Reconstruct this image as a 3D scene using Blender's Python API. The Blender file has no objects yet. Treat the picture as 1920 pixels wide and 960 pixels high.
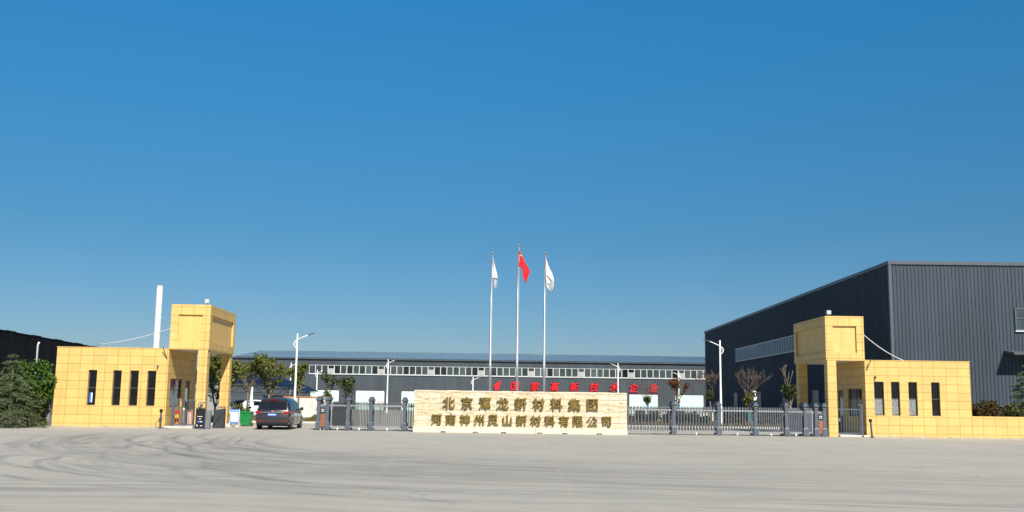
import bpy, bmesh, math, random
from mathutils import Vector, Matrix
R = math.radians
PI = math.pi
scene = bpy.context.scene
col = scene.collection

# ------------------------------------------------------------------ camera
cam = bpy.data.cameras.new('camera')
cam_ob = bpy.data.objects.new('camera', cam)
col.objects.link(cam_ob)
cam.sensor_width = 36.0
cam.lens = 35.4
cam.clip_start = 0.1
cam.clip_end = 6000
cam_ob.matrix_world = Matrix.Translation((0, 0, 1.8)) @ Matrix.Rotation(R(98.1), 4, 'X') @ Matrix.Rotation(R(0.8), 4, 'Z')
scene.camera = cam_ob

# ------------------------------------------------------------------ sky, sun, exposure
SUN_EL, SUN_AZ = 40.0, 20.0            # azimuth: to the right of straight behind the camera
world = bpy.data.worlds.new('World')
scene.world = world
world.use_nodes = True
wn, wl = world.node_tree.nodes, world.node_tree.links
bg = wn['Background']
sky = wn.new('ShaderNodeTexSky')
sky.sky_type = 'NISHITA'
sky.sun_disc = False
sky.sun_elevation = R(SUN_EL)
sky.sun_rotation = R(180 - SUN_AZ)
sky.air_density = 1.0
sky.dust_density = 0.25
sky.ozone_density = 3.0
sky.altitude = 300
tint = wn.new('ShaderNodeMix')
tint.data_type = 'RGBA'
tint.blend_type = 'MULTIPLY'
tint.inputs[0].default_value = 1.0
# sky tint by height: unseen zenith side set darker and bluer to cut fill light
tc = wn.new('ShaderNodeTexCoord')
sep = wn.new('ShaderNodeSeparateXYZ')
ramp = wn.new('ShaderNodeValToRGB')
ramp.color_ramp.interpolation = 'LINEAR'
e = ramp.color_ramp.elements
e[0].position = 0.0; e[0].color = (0.31, 0.325, 0.415, 1)
e[1].position = 1.0; e[1].color = (0.05, 0.20, 0.30, 1)
for zz, cc in ((0.06, (0.245, 0.34, 0.435)), (0.16, (0.185, 0.385, 0.475)), (0.39, (0.140, 0.63, 0.80)), (0.58, (0.09, 0.38, 0.52))):
    m1 = e.new(zz); m1.color = (*cc, 1)
wl.new(tc.outputs['Generated'], sep.inputs[0])
wl.new(sep.outputs['Z'], ramp.inputs[0])
wl.new(sky.outputs[0], tint.inputs[6])
wl.new(ramp.outputs[0], tint.inputs[7])
wl.new(tint.outputs[2], bg.inputs['Color'])
bg.inputs['Strength'].default_value = 0.12

sun = bpy.data.lights.new('sun', 'SUN')
sun.energy = 5.0
sun.angle = R(0.5)
sun.color = (1.0, 0.94, 0.83)
sun_ob = bpy.data.objects.new('sun', sun)
col.objects.link(sun_ob)
sd = Vector((math.sin(R(SUN_AZ)) * math.cos(R(SUN_EL)), -math.cos(R(SUN_AZ)) * math.cos(R(SUN_EL)), math.sin(R(SUN_EL))))
sun_ob.location = sd * 100
sun_ob.rotation_euler = sd.to_track_quat('Z', 'Y').to_euler()

scene.view_settings.view_transform = 'Standard'
scene.view_settings.look = 'None'
scene.view_settings.gamma = 1
scene.view_settings.use_curve_mapping = False
scene.view_settings.exposure = 0.40

# ------------------------------------------------------------------ materials
def nt(name):
    m = bpy.data.materials.new(name)
    m.use_nodes = True
    t = m.node_tree
    return m, t.nodes, t.links, t.nodes['Principled BSDF']

def noise(N, L, vec, scale, detail=4, rough=0.55):
    n = N.new('ShaderNodeTexNoise')
    n.inputs['Scale'].default_value = scale
    n.inputs['Detail'].default_value = detail
    n.inputs['Roughness'].default_value = rough
    if vec is not None: L.new(vec, n.inputs['Vector'])
    return n.outputs['Fac']

def ramp_node(N, L, fac, stops):
    r = N.new('ShaderNodeValToRGB')
    el = r.color_ramp.elements
    el[0].position, el[0].color = stops[0][0], (*stops[0][1], 1)
    el[1].position, el[1].color = stops[-1][0], (*stops[-1][1], 1)
    for p, c in stops[1:-1]:
        x = el.new(p); x.color = (*c, 1)
    L.new(fac, r.inputs[0])
    return r.outputs[0]

def mathn(N, L, op, a, b=None, c=None, clamp=False):
    n = N.new('ShaderNodeMath'); n.operation = op; n.use_clamp = clamp
    for i, v in enumerate((a, b, c)):
        if v is None: continue
        if isinstance(v, (int, float)): n.inputs[i].default_value = v
        else: L.new(v, n.inputs[i])
    return n.outputs[0]

def mixc(N, L, fac, a, b, mode='MIX'):
    n = N.new('ShaderNodeMix'); n.data_type = 'RGBA'; n.blend_type = mode
    if isinstance(fac, (int, float)): n.inputs[0].default_value = fac
    else: L.new(fac, n.inputs[0])
    for i, v in ((6, a), (7, b)):
        if isinstance(v, tuple): n.inputs[i].default_value = (*v, 1)
        else: L.new(v, n.inputs[i])
    return n.outputs[2]

def bump(N, L, B, h, dist, strength=1.0):
    b = N.new('ShaderNodeBump')
    b.inputs['Distance'].default_value = dist
    b.inputs['Strength'].default_value = strength
    L.new(h, b.inputs['Height']); L.new(b.outputs[0], B.inputs['Normal'])

def plain(name, c, rough=0.5, metal=0.0, var=0.12, scale=3.0, spec=0.5, coat=0.0):
    m, N, L, B = nt(name)
    g = N.new('ShaderNodeNewGeometry')
    f = noise(N, L, g.outputs['Position'], scale)
    k = lambda s: tuple(min(1.0, x * s) for x in c)
    L.new(ramp_node(N, L, f, [(0.3, k(1 - var)), (0.7, k(1 + var))]), B.inputs['Base Color'])
    B.inputs['Roughness'].default_value = rough
    B.inputs['Metallic'].default_value = metal
    B.inputs['Specular IOR Level'].default_value = spec
    B.inputs['Coat Weight'].default_value = coat
    return m

def wall_uv(N, L):
    """plane coordinates of upright walls in the thing's own space: (along, up)"""
    t = N.new('ShaderNodeTexCoord'); s = N.new('ShaderNodeSeparateXYZ'); L.new(t.outputs['Object'], s.inputs[0])
    n = N.new('ShaderNodeSeparateXYZ'); L.new(t.outputs['Normal'], n.inputs[0])
    ay = mathn(N, L, 'ABSOLUTE', n.outputs['Y'])
    az = mathn(N, L, 'ABSOLUTE', n.outputs['Z'])
    front = mathn(N, L, 'MAXIMUM', mathn(N, L, 'GREATER_THAN', ay, 0.6), mathn(N, L, 'GREATER_THAN', az, 0.6))
    u = N.new('ShaderNodeMix'); u.data_type = 'FLOAT'
    L.new(front, u.inputs[0]); L.new(s.outputs['Y'], u.inputs[2]); L.new(s.outputs['X'], u.inputs[3])
    v = N.new('ShaderNodeMix'); v.data_type = 'FLOAT'
    L.new(mathn(N, L, 'GREATER_THAN', az, 0.6), v.inputs[0]); L.new(s.outputs['Z'], v.inputs[2]); L.new(s.outputs['Y'], v.inputs[3])
    c = N.new('ShaderNodeCombineXYZ'); L.new(u.outputs[0], c.inputs[0]); L.new(v.outputs[0], c.inputs[1])
    return c.outputs[0], t.outputs['Object'], s.outputs['Z']

def brick(N, L, vec, w, h, mortar, off=0.0, shift=(0, 0)):
    mp = N.new('ShaderNodeMapping'); mp.inputs['Location'].default_value = (shift[0], shift[1], 0)
    L.new(vec, mp.inputs[0])
    b = N.new('ShaderNodeTexBrick')
    b.offset = off; b.squash = 1.0
    b.inputs['Scale'].default_value = 1.0
    b.inputs['Brick Width'].default_value = w
    b.inputs['Row Height'].default_value = h
    b.inputs['Mortar Size'].default_value = mortar
    b.inputs['Mortar Smooth'].default_value = 0.1
    b.inputs['Color1'].default_value = (0, 0, 0, 1)
    b.inputs['Color2'].default_value = (1, 1, 1, 1)
    b.inputs['Mortar'].default_value = (0.5, 0.5, 0.5, 1)
    L.new(mp.outputs[0], b.inputs['Vector'])
    return b

def tile_material(name, base, tiled=True):
    m, N, L, B = nt(name)
    uv, obj, z = wall_uv(N, L)
    k = lambda s: tuple(x * s for x in base)
    f = noise(N, L, obj, 1.3, 5)
    c = ramp_node(N, L, f, [(0.3, k(0.90)), (0.7, k(1.07))])
    fine = noise(N, L, obj, 9, 6)
    c = mixc(N, L, 0.5, c, ramp_node(N, L, fine, [(0.35, k(0.90)), (0.65, k(1.1))]))
    # run-down water stains under the coping, dust at the foot
    mp = N.new('ShaderNodeMapping'); mp.inputs['Scale'].default_value = (5, 5, 0.25); L.new(obj, mp.inputs[0])
    st = noise(N, L, mp.outputs[0], 1.0, 4)
    stain = mathn(N, L, 'MULTIPLY', mathn(N, L, 'SUBTRACT', st, 0.50, None, True), 2.2, None, True)
    c = mixc(N, L, stain, c, tuple(x * y for x, y in zip(base, (0.74, 0.70, 0.66))))
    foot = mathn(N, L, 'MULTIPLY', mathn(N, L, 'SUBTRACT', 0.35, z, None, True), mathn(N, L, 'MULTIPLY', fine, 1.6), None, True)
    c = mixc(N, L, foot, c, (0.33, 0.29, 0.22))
    if tiled:
        b = brick(N, L, uv, 0.66, 0.455, 0.012, 0.0, (0.03, 0.25))
        c = mixc(N, L, mathn(N, L, 'MULTIPLY', b.outputs['Color'], 0.75), c, k(0.80))
        c = mixc(N, L, mathn(N, L, 'MULTIPLY', b.outputs['Fac'], 0.85), c, (0.30, 0.21, 0.07))
        inv = mathn(N, L, 'SUBTRACT', mathn(N, L, 'MULTIPLY', fine, 0.12), b.outputs['Fac'])
        bump(N, L, B, inv, 0.006)
    else:
        bump(N, L, B, fine, 0.006)
    L.new(c, B.inputs['Base Color'])
    B.inputs['Roughness'].default_value = 0.55
    return m

YELLOW = (0.735, 0.475, 0.148)
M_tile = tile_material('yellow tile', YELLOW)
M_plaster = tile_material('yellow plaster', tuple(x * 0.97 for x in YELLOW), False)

def stone_material():
    m, N, L, B = nt('split sandstone')
    uv, obj, z = wall_uv(N, L)
    b = brick(N, L, uv, 0.60, 0.306, 0.012, 0.0, (0.1, 0.03))
    c = ramp_node(N, L, b.outputs['Color'], [(0.0, (0.72, 0.62, 0.44)), (0.3, (0.62, 0.49, 0.30)), (0.55, (0.76, 0.68, 0.52)), (0.8, (0.58, 0.44, 0.26)), (1.0, (0.74, 0.69, 0.58))])
    n1 = noise(N, L, obj, 4.5, 8, 0.62)
    c = mixc(N, L, 0.45, c, ramp_node(N, L, n1, [(0.32, (0.40, 0.29, 0.17)), (0.46, (0.66, 0.55, 0.37)), (0.7, (0.76, 0.68, 0.52))]))
    c = mixc(N, L, mathn(N, L, 'MULTIPLY', b.outputs['Fac'], 0.75), c, (0.52, 0.43, 0.30))
    L.new(c, B.inputs['Base Color'])
    B.inputs['Roughness'].default_value = 0.85
    mp = N.new('ShaderNodeMapping'); mp.inputs['Scale'].default_value = (1, 1, 2.2); L.new(obj, mp.inputs[0])
    n2 = noise(N, L, mp.outputs[0], 2.6, 7, 0.55)
    h = mathn(N, L, 'MULTIPLY', mathn(N, L, 'SUBTRACT', 1.0, b.outputs['Fac']), n2)
    bump(N, L, B, h, 0.16, 1.0)
    return m
M_stone = stone_material()

def metal_sheet(name, c, rough=0.42, grime=0.25):
    m, N, L, B = nt(name)
    t = N.new('ShaderNodeTexCoord')
    mp = N.new('ShaderNodeMapping'); mp.inputs['Scale'].default_value = (1.0, 1.0, 0.08); L.new(t.outputs['Object'], mp.inputs[0])
    f = noise(N, L, mp.outputs[0], 1.1, 5)
    f2 = noise(N, L, t.outputs['Object'], 0.25, 3)
    k = lambda s: tuple(x * s for x in c)
    cc = mixc(N, L, 0.5, ramp_node(N, L, f, [(0.3, k(1 - grime)), (0.7, k(1 + grime))]), ramp_node(N, L, f2, [(0.3, k(0.85)), (0.7, k(1.15))]))
    L.new(cc, B.inputs['Base Color'])
    B.inputs['Roughness'].default_value = rough
    B.inputs['Specular IOR Level'].default_value = 0.25
    return m
M_cladding = metal_sheet('dark grey cladding', (0.047, 0.062, 0.083), 0.6)
M_cladding_rear = metal_sheet('grey cladding', (0.062, 0.076, 0.090), 0.6)
M_roof_blue = metal_sheet('blue grey roof sheet', (0.15, 0.225, 0.285))
M_navy = metal_sheet('navy roof sheet', (0.010, 0.016, 0.040), 0.5)
M_trim = plain('grey trim', (0.075, 0.088, 0.105), 0.45)

def black_membrane():
    m, N, L, B = nt('black membrane')
    t = N.new('ShaderNodeTexCoord')
    uv, obj, z = wall_uv(N, L)
    b = brick(N, L, uv, 3.2, 1.1, 0.03, 0.5)
    f = noise(N, L, obj, 0.8, 6)
    c = ramp_node(N, L, f, [(0.3, (0.005, 0.006, 0.008)), (0.7, (0.014, 0.016, 0.021))])
    c = mixc(N, L, mathn(N, L, 'MULTIPLY', b.outputs['Fac'], 0.6), c, (0.022, 0.024, 0.028))
    L.new(c, B.inputs['Base Color']); B.inputs['Roughness'].default_value = 0.9; B.inputs['Specular IOR Level'].default_value = 0.08
    return m
M_black_roof = black_membrane()

def concrete_ground():
    m, N, L, B = nt('worn concrete')
    g = N.new('ShaderNodeNewGeometry'); P = g.outputs['Position']
    s = N.new('ShaderNodeSeparateXYZ'); L.new(P, s.inputs[0]); X, Y = s.outputs['X'], s.outputs['Y']
    big = noise(N, L, P, 0.09, 5)
    mid = noise(N, L, P, 0.7, 6)
    fine = noise(N, L, P, 14, 6, 0.7)
    c = ramp_node(N, L, big, [(0.32, (0.355, 0.338, 0.302)), (0.68, (0.440, 0.420, 0.374))])
    c = mixc(N, L, 0.35, c, ramp_node(N, L, mid, [(0.3, (0.305, 0.292, 0.265)), (0.7, (0.445, 0.422, 0.373))]))
    c = mixc(N, L, 0.30, c, ramp_node(N, L, fine, [(0.3, (0.275, 0.262, 0.236)), (0.7, (0.49, 0.465, 0.41))]))
    # long dark streaks of rubber and dust along the line of traffic
    wob = mathn(N, L, 'MULTIPLY', mathn(N, L, 'SUBTRACT', noise(N, L, P, 0.05, 2), 0.5), 9.0)
    cx = N.new('ShaderNodeCombineXYZ')
    L.new(mathn(N, L, 'MULTIPLY', X, 0.05), cx.inputs[0])
    L.new(mathn(N, L, 'MULTIPLY', mathn(N, L, 'ADD', mathn(N, L, 'ADD', Y, wob), mathn(N, L, 'MULTIPLY', X, 0.10)), 1.7), cx.inputs[1])
    st = noise(N, L, cx.outputs[0], 1.0, 5, 0.6)
    stm = mathn(N, L, 'MULTIPLY', mathn(N, L, 'SUBTRACT', st, 0.49, None, True), 3.6, None, True)
    patch = mathn(N, L, 'MULTIPLY', mathn(N, L, 'SUBTRACT', noise(N, L, P, 0.06, 2), 0.32, None, True), 4.0, None, True)
    near = mathn(N, L, 'MULTIPLY', mathn(N, L, 'SUBTRACT', 46.0, Y), 0.06, None, True)
    stm = mathn(N, L, 'MULTIPLY', mathn(N, L, 'MULTIPLY', stm, patch), near)
    cx2 = N.new('ShaderNodeCombineXYZ')
    L.new(mathn(N, L, 'MULTIPLY', X, 0.10), cx2.inputs[0])
    L.new(mathn(N, L, 'MULTIPLY', mathn(N, L, 'ADD', mathn(N, L, 'ADD', Y, wob), mathn(N, L, 'MULTIPLY', X, 0.16)), 4.2), cx2.inputs[1])
    st2 = mathn(N, L, 'MULTIPLY', mathn(N, L, 'SUBTRACT', noise(N, L, cx2.outputs[0], 1.0, 4, 0.6), 0.47, None, True), 3.2, None, True)
    st2 = mathn(N, L, 'MULTIPLY', mathn(N, L, 'MULTIPLY', st2, patch), near)
    dark = mathn(N, L, 'MAXIMUM', mathn(N, L, 'MULTIPLY', stm, 0.72), mathn(N, L, 'MULTIPLY', st2, 0.50))
    # tyre marks: quarter turns of vehicles swinging out of the entrance
    brk = noise(N, L, P, 0.5, 4)
    warp = mathn(N, L, 'MULTIPLY', mathn(N, L, 'SUBTRACT', noise(N, L, P, 0.16, 2), 0.5), 1.1)
    def arc(cx0, cy0, rad, width, strength, x_end, taper):
        nonlocal dark
        dx = mathn(N, L, 'SUBTRACT', X, cx0); dy = mathn(N, L, 'SUBTRACT', Y, cy0)
        d = mathn(N, L, 'SQRT', mathn(N, L, 'ADD', mathn(N, L, 'MULTIPLY', dx, dx), mathn(N, L, 'MULTIPLY', dy, dy)))
        d = mathn(N, L, 'ABSOLUTE', mathn(N, L, 'SUBTRACT', mathn(N, L, 'ADD', d, warp), rad))
        a = mathn(N, L, 'SUBTRACT', 1.0, mathn(N, L, 'DIVIDE', d, width), None, True)
        # only the outer lower-left quarter, fading out at both ends
        q1 = mathn(N, L, 'MULTIPLY', mathn(N, L, 'SUBTRACT', x_end, X), taper, None, True)
        q2 = mathn(N, L, 'MULTIPLY', mathn(N, L, 'SUBTRACT', cy0 + 1.0, Y), 0.35, None, True)
        a = mathn(N, L, 'MULTIPLY', mathn(N, L, 'MULTIPLY', a, q1), q2)
        a = mathn(N, L, 'MULTIPLY', a, mathn(N, L, 'MULTIPLY', mathn(N, L, 'SUBTRACT', brk, 0.22, None, True), 2.4, None, True))
        a = mathn(N, L, 'MULTIPLY', a, strength)
        dark = mathn(N, L, 'MAXIMUM', dark, a)
    for args in [(1.0, 44.0, 13.4, 0.36, 0.62, 8, 0.10), (1.0, 44.0, 15.2, 0.42, 0.50, 8, 0.10),
                 (3.0, 47.0, 17.6, 0.32, 0.70, 9, 0.08), (3.0, 47.0, 19.3, 0.34, 0.62, 9, 0.08),
                 (2.0, 41.0, 16.2, 0.30, 0.55, 6, 0.12), (2.0, 41.0, 17.9, 0.30, 0.55, 6, 0.12),
                 (-2.0, 34.5, 9.2, 0.30, 0.50, 4, 0.12), (-2.0, 34.5, 10.9, 0.30, 0.55, 4, 0.12),
                 (-3.5, 30.0, 9.4, 0.24, 0.55, 0, 0.15), (-3.5, 30.0, 10.8, 0.24, 0.50, 0, 0.15),
                 (6.0, 50.0, 20.2, 0.30, 0.50, 10, 0.07), (6.0, 50.0, 21.7, 0.34, 0.42, 10, 0.07),
                 (2.0, 30.0, 10.4, 0.45, 0.55, 7, 0.10), (4.0, 46.0, 20.6, 0.9, 0.40, 12, 0.06), (5.0, 45.0, 22.3, 0.5, 0.5, 14, 0.06), (5.0, 48.0, 23.6, 0.7, 0.40, 14, 0.06), (-6.5, 31.0, 6.6, 0.22, 0.5, -2, 0.2), (-6.5, 31.0, 8.0, 0.22, 0.5, -2, 0.2), (1.0, 27.5, 9.4, 0.35, 0.45, 7, 0.10)]:
        arc(*args)
    def band(cx0, cy0, rad, width, strength, x_end, taper, seed):
        """a broad sweep of many worn tyre tracks side by side"""
        nonlocal dark
        dx = mathn(N, L, 'SUBTRACT', X, cx0); dy = mathn(N, L, 'SUBTRACT', Y, cy0)
        d = mathn(N, L, 'ADD', mathn(N, L, 'SQRT', mathn(N, L, 'ADD', mathn(N, L, 'MULTIPLY', dx, dx), mathn(N, L, 'MULTIPLY', dy, dy))), warp)
        a = mathn(N, L, 'SUBTRACT', 1.0, mathn(N, L, 'DIVIDE', mathn(N, L, 'ABSOLUTE', mathn(N, L, 'SUBTRACT', d, rad)), width), None, True)
        a = mathn(N, L, 'MINIMUM', mathn(N, L, 'MULTIPLY', a, 2.0), 1.0)
        v = N.new('ShaderNodeCombineXYZ')
        L.new(mathn(N, L, 'MULTIPLY', d, 2.6), v.inputs[0]); L.new(mathn(N, L, 'MULTIPLY', mathn(N, L, 'ARCTAN2', dy, dx), 2.2), v.inputs[1]); v.inputs[2].default_value = seed
        s_ = mathn(N, L, 'MULTIPLY', mathn(N, L, 'SUBTRACT', noise(N, L, v.outputs[0], 1.0, 4, 0.6), 0.42, None, True), 3.4, None, True)
        q1 = mathn(N, L, 'MULTIPLY', mathn(N, L, 'SUBTRACT', x_end, X), taper, None, True)
        q2 = mathn(N, L, 'MULTIPLY', mathn(N, L, 'SUBTRACT', cy0 + 2.5, Y), 0.25, None, True)
        a = mathn(N, L, 'MULTIPLY', mathn(N, L, 'MULTIPLY', a, s_), mathn(N, L, 'MULTIPLY', q1, q2))
        dark = mathn(N, L, 'MAXIMUM', dark, mathn(N, L, 'MULTIPLY', a, strength))
    band(8.0, 45.0, 19.4, 1.7, 0.62, 14, 0.07, 1.3)
    band(3.0, 40.0, 15.0, 1.6, 0.66, 12, 0.08, 4.1)
    band(6.0, 47.0, 24.6, 2.2, 0.50, 16, 0.06, 7.7)
    band(1.0, 33.0, 13.6, 1.2, 0.42, 8, 0.10, 9.9)
    band(-1.0, 31.0, 10.6, 0.9, 0.40, 5, 0.12, 12.1)
    # warm dusty patches
    wp = mathn(N, L, 'MULTIPLY', mathn(N, L, 'SUBTRACT', noise(N, L, P, 0.22, 5, 0.6), 0.48, None, True), 3.0, None, True)
    c = mixc(N, L, mathn(N, L, 'MULTIPLY', wp, 0.45), c, (0.465, 0.435, 0.372))
    c = mixc(N, L, mathn(N, L, 'MULTIPLY', dark, 1.2, None, True), c, (0.115, 0.110, 0.104))
    # hairline cracks, oil spots and grit
    vo = N.new('ShaderNodeTexVoronoi'); vo.feature = 'DISTANCE_TO_EDGE'; vo.inputs['Scale'].default_value = 0.16
    wv = N.new('ShaderNodeVectorMath'); wv.operation = 'MULTIPLY_ADD'
    ns = N.new('ShaderNodeTexNoise'); ns.inputs['Scale'].default_value = 0.8; ns.inputs['Detail'].default_value = 5; L.new(P, ns.inputs['Vector'])
    L.new(ns.outputs['Color'], wv.inputs[0]); wv.inputs[1].default_value = (1.6, 1.6, 0); L.new(P, wv.inputs[2]); L.new(wv.outputs[0], vo.inputs['Vector'])
    crk = mathn(N, L, 'SUBTRACT', 1.0, mathn(N, L, 'DIVIDE', vo.outputs['Distance'], 0.006), None, True)
    crk = mathn(N, L, 'MULTIPLY', crk, mathn(N, L, 'MULTIPLY', mathn(N, L, 'SUBTRACT', big, 0.45, None, True), 5.0, None, True))
    c = mixc(N, L, mathn(N, L, 'MULTIPLY', crk, 0.45), c, (0.13, 0.125, 0.115))
    v2 = N.new('ShaderNodeTexVoronoi'); v2.inputs['Scale'].default_value = 0.55; L.new(P, v2.inputs['Vector'])
    spot = mathn(N, L, 'SUBTRACT', 1.0, mathn(N, L, 'DIVIDE', v2.outputs['Distance'], 0.055), None, True)
    sc_ = N.new('ShaderNodeSeparateColor'); L.new(v2.outputs['Color'], sc_.inputs[0])
    spot = mathn(N, L, 'MULTIPLY', spot, mathn(N, L, 'GREATER_THAN', sc_.outputs[0], 0.72))
    c = mixc(N, L, mathn(N, L, 'MULTIPLY', spot, 0.8), c, (0.10, 0.09, 0.075))
    blot = mathn(N, L, 'MULTIPLY', mathn(N, L, 'SUBTRACT', noise(N, L, P, 0.33, 6, 0.65), 0.56, None, True), 4.0, None, True)
    c = mixc(N, L, mathn(N, L, 'MULTIPLY', blot, 0.38), c, (0.20, 0.19, 0.172))
    # pale sealed joints between the slabs
    def joint(x0, y0, x1, y1, w):
        nonlocal c
        dx, dy = x1 - x0, y1 - y0; l = math.hypot(dx, dy)
        d = mathn(N, L, 'ABSOLUTE', mathn(N, L, 'ADD', mathn(N, L, 'MULTIPLY', mathn(N, L, 'SUBTRACT', X, x0), dy / l), mathn(N, L, 'MULTIPLY', mathn(N, L, 'SUBTRACT', Y, y0), -dx / l)))
        d = mathn(N, L, 'ADD', d, mathn(N, L, 'MULTIPLY', mathn(N, L, 'SUBTRACT', mid, 0.5), 0.12))
        a = mathn(N, L, 'SUBTRACT', 1.0, mathn(N, L, 'DIVIDE', d, w), None, True)
        a = mathn(N, L, 'MULTIPLY', a, mathn(N, L, 'MULTIPLY', mathn(N, L, 'SUBTRACT', noise(N, L, P, 0.9, 3), 0.36, None, True), 3.5, None, True))
        a = mathn(N, L, 'MULTIPLY', a, mathn(N, L, 'LESS_THAN', Y, 50.0))
        c = mixc(N, L, mathn(N, L, 'MULTIPLY', a, 0.24), c, (0.52, 0.47, 0.36))
    joint(-2.5, 16.0, -3.7, 35.0, 0.07)
    joint(1.20, 16.0, 1.37, 37.0, 0.07)
    joint(-60, 24.0, 60, 23.7, 0.10)
    joint(6.2, 16.0, 4.4, 37.0, 0.05)
    # sandy dust that gathers along the foot of the walls and on the far side
    sand = mathn(N, L, 'MULTIPLY', mathn(N, L, 'MULTIPLY', mathn(N, L, 'SUBTRACT', Y, 46.0), 0.07, None, True), mid, None, True)
    c = mixc(N, L, mathn(N, L, 'MULTIPLY', sand, 0.8), c, (0.46, 0.42, 0.345))
    L.new(c, B.inputs['Base Color'])
    B.inputs['Roughness'].default_value = 0.88
    B.inputs['Specular IOR Level'].default_value = 0.25
    bump(N, L, B, fine, 0.012, 0.6)
    return m
M_ground = concrete_ground()

def leaf_material(name, dark, light, scale=2.2, transl=0.25, rough=0.55):
    m, N, L, B = nt(name)
    g = N.new('ShaderNodeNewGeometry')
    r = g.outputs['Random Per Island']
    f = noise(N, L, g.outputs['Position'], scale, 3)
    v = mathn(N, L, 'ADD', mathn(N, L, 'MULTIPLY', r, 0.6), mathn(N, L, 'MULTIPLY', f, 0.4))
    c = ramp_node(N, L, v, [(0.15, dark), (0.85, light)])
    L.new(c, B.inputs['Base Color']); B.inputs['Roughness'].default_value = rough
    B.inputs['Specular IOR Level'].default_value = 0.3
    tr = N.new('ShaderNodeBsdfTranslucent'); L.new(c, tr.inputs['Color'])
    mx = N.new('ShaderNodeMixShader'); mx.inputs[0].default_value = transl
    L.new(B.outputs[0], mx.inputs[1]); L.new(tr.outputs[0], mx.inputs[2])
    L.new(mx.outputs[0], N['Material Output'].inputs['Surface'])
    return m
M_leaf = leaf_material('green leaves', (0.040, 0.060, 0.010), (0.260, 0.270, 0.055))
M_leaf_dark = leaf_material('dark green leaves', (0.020, 0.034, 0.010), (0.120, 0.140, 0.045))
M_leaf_rust = leaf_material('rusty leaves', (0.060, 0.035, 0.014), (0.230, 0.095, 0.035))
M_leaf_mixed = leaf_material('red and green leaves', (0.020, 0.034, 0.010), (0.135, 0.075, 0.024))
M_ivy = leaf_material('ivy leaves', (0.030, 0.075, 0.010), (0.120, 0.220, 0.030))
M_needle = leaf_material('conifer needles', (0.016, 0.030, 0.012), (0.185, 0.235, 0.105), 1.6, 0.15)
M_drygrass = leaf_material('dry grass', (0.120, 0.095, 0.030), (0.340, 0.270, 0.110))
M_bark = plain('bark', (0.15, 0.115, 0.085), 0.9, var=0.4, scale=9)
M_bark_dead = plain('bare twigs', (0.135, 0.098, 0.078), 0.9, var=0.35, scale=7)
M_bark_pale = plain('pale bark', (0.27, 0.22, 0.17), 0.9, var=0.35, scale=7)
M_teal = plain('teal wrap', (0.02, 0.21, 0.27), 0.6)
M_soil = plain('soil', (0.20, 0.135, 0.085), 0.95, var=0.4, scale=1.5)

M_frame_dark = plain('dark window frame', (0.060, 0.055, 0.054), 0.4)
def glass_mat(name, c, rough=0.05, var=0.4, scale=0.6):
    m = plain(name, c, rough, 0.0, var, scale, 0.6)
    return m
M_glass_dark = glass_mat('dark glass', (0.012, 0.013, 0.016))
M_glass_teal = glass_mat('teal glass', (0.045, 0.060, 0.062), 0.12, 0.55, 0.35)
M_glass_blue = glass_mat('blue tinted glass', (0.055, 0.085, 0.130), 0.45, 0.3)
M_interior = plain('dim interior', (0.05, 0.045, 0.04), 0.9)
def room_glass():
    m, N, L, B = nt('tinted window glass')
    gl = N.new('ShaderNodeBsdfGlossy'); gl.inputs['Roughness'].default_value = 0.02; gl.inputs['Color'].default_value = (0.9, 0.92, 0.95, 1)
    tp = N.new('ShaderNodeBsdfTransparent'); tp.inputs['Color'].default_value = (0.33, 0.36, 0.38, 1)
    fr = N.new('ShaderNodeFresnel'); fr.inputs['IOR'].default_value = 1.6
    mx = N.new('ShaderNodeMixShader'); L.new(fr.outputs[0], mx.inputs[0]); L.new(tp.outputs[0], mx.inputs[1]); L.new(gl.outputs[0], mx.inputs[2])
    L.new(mx.outputs[0], N['Material Output'].inputs['Surface'])
    return m
M_glass_room = room_glass()
def film_material():
    m, N, L, B = nt('patterned film')
    t = N.new('ShaderNodeTexCoord')
    w = N.new('ShaderNodeTexVoronoi'); w.inputs['Scale'].default_value = 14
    L.new(t.outputs['Object'], w.inputs['Vector'])
    L.new(ramp_node(N, L, w.outputs['Distance'], [(0.25, (0.09, 0.10, 0.10)), (0.5, (0.24, 0.26, 0.26))]), B.inputs['Base Color'])
    B.inputs['Roughness'].default_value = 0.35
    return m
M_film = film_material()
M_white = plain('white paint', (0.80, 0.80, 0.79), 0.45, var=0.04)
M_white_frame = plain('white window frame', (0.56, 0.58, 0.58), 0.45, var=0.06)
M_ac = plain('cream louvre', (0.50, 0.49, 0.45), 0.6, var=0.08)
M_door_cyan = plain('pale cyan door', (0.50, 0.69, 0.645), 0.5, var=0.05)
M_steel = plain('galvanised steel', (0.30, 0.31, 0.32), 0.38, 0.6, 0.1)
M_lamp_head = plain('dark lamp head', (0.06, 0.065, 0.07), 0.4)
M_slate = plain('slate blue metal', (0.082, 0.100, 0.128), 0.5, var=0.1)
M_gate_grey = plain('gate grey metal', (0.085, 0.094, 0.108), 0.5, 0.1, 0.1)
M_gate_dark = plain('gate dark metal', (0.034, 0.040, 0.048), 0.5, 0.0, 0.15)
M_gate_silver = plain('gate silver link', (0.40, 0.41, 0.42), 0.45, 0.0, 0.08)
M_black = plain('black plastic', (0.012, 0.012, 0.013), 0.35)
M_copper = plain('copper panel', (0.33, 0.125, 0.062), 0.4, 0.25, 0.2)
M_orange = plain('orange coping', (0.48, 0.15, 0.06), 0.7)
M_red = plain('red letters', (0.66, 0.008, 0.018), 0.4, var=0.03)
M_red_flag = plain('red flag cloth', (0.72, 0.012, 0.018), 0.75, var=0.06)
M_white_flag = plain('white flag cloth', (0.80, 0.80, 0.80), 0.75, var=0.05)
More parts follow.
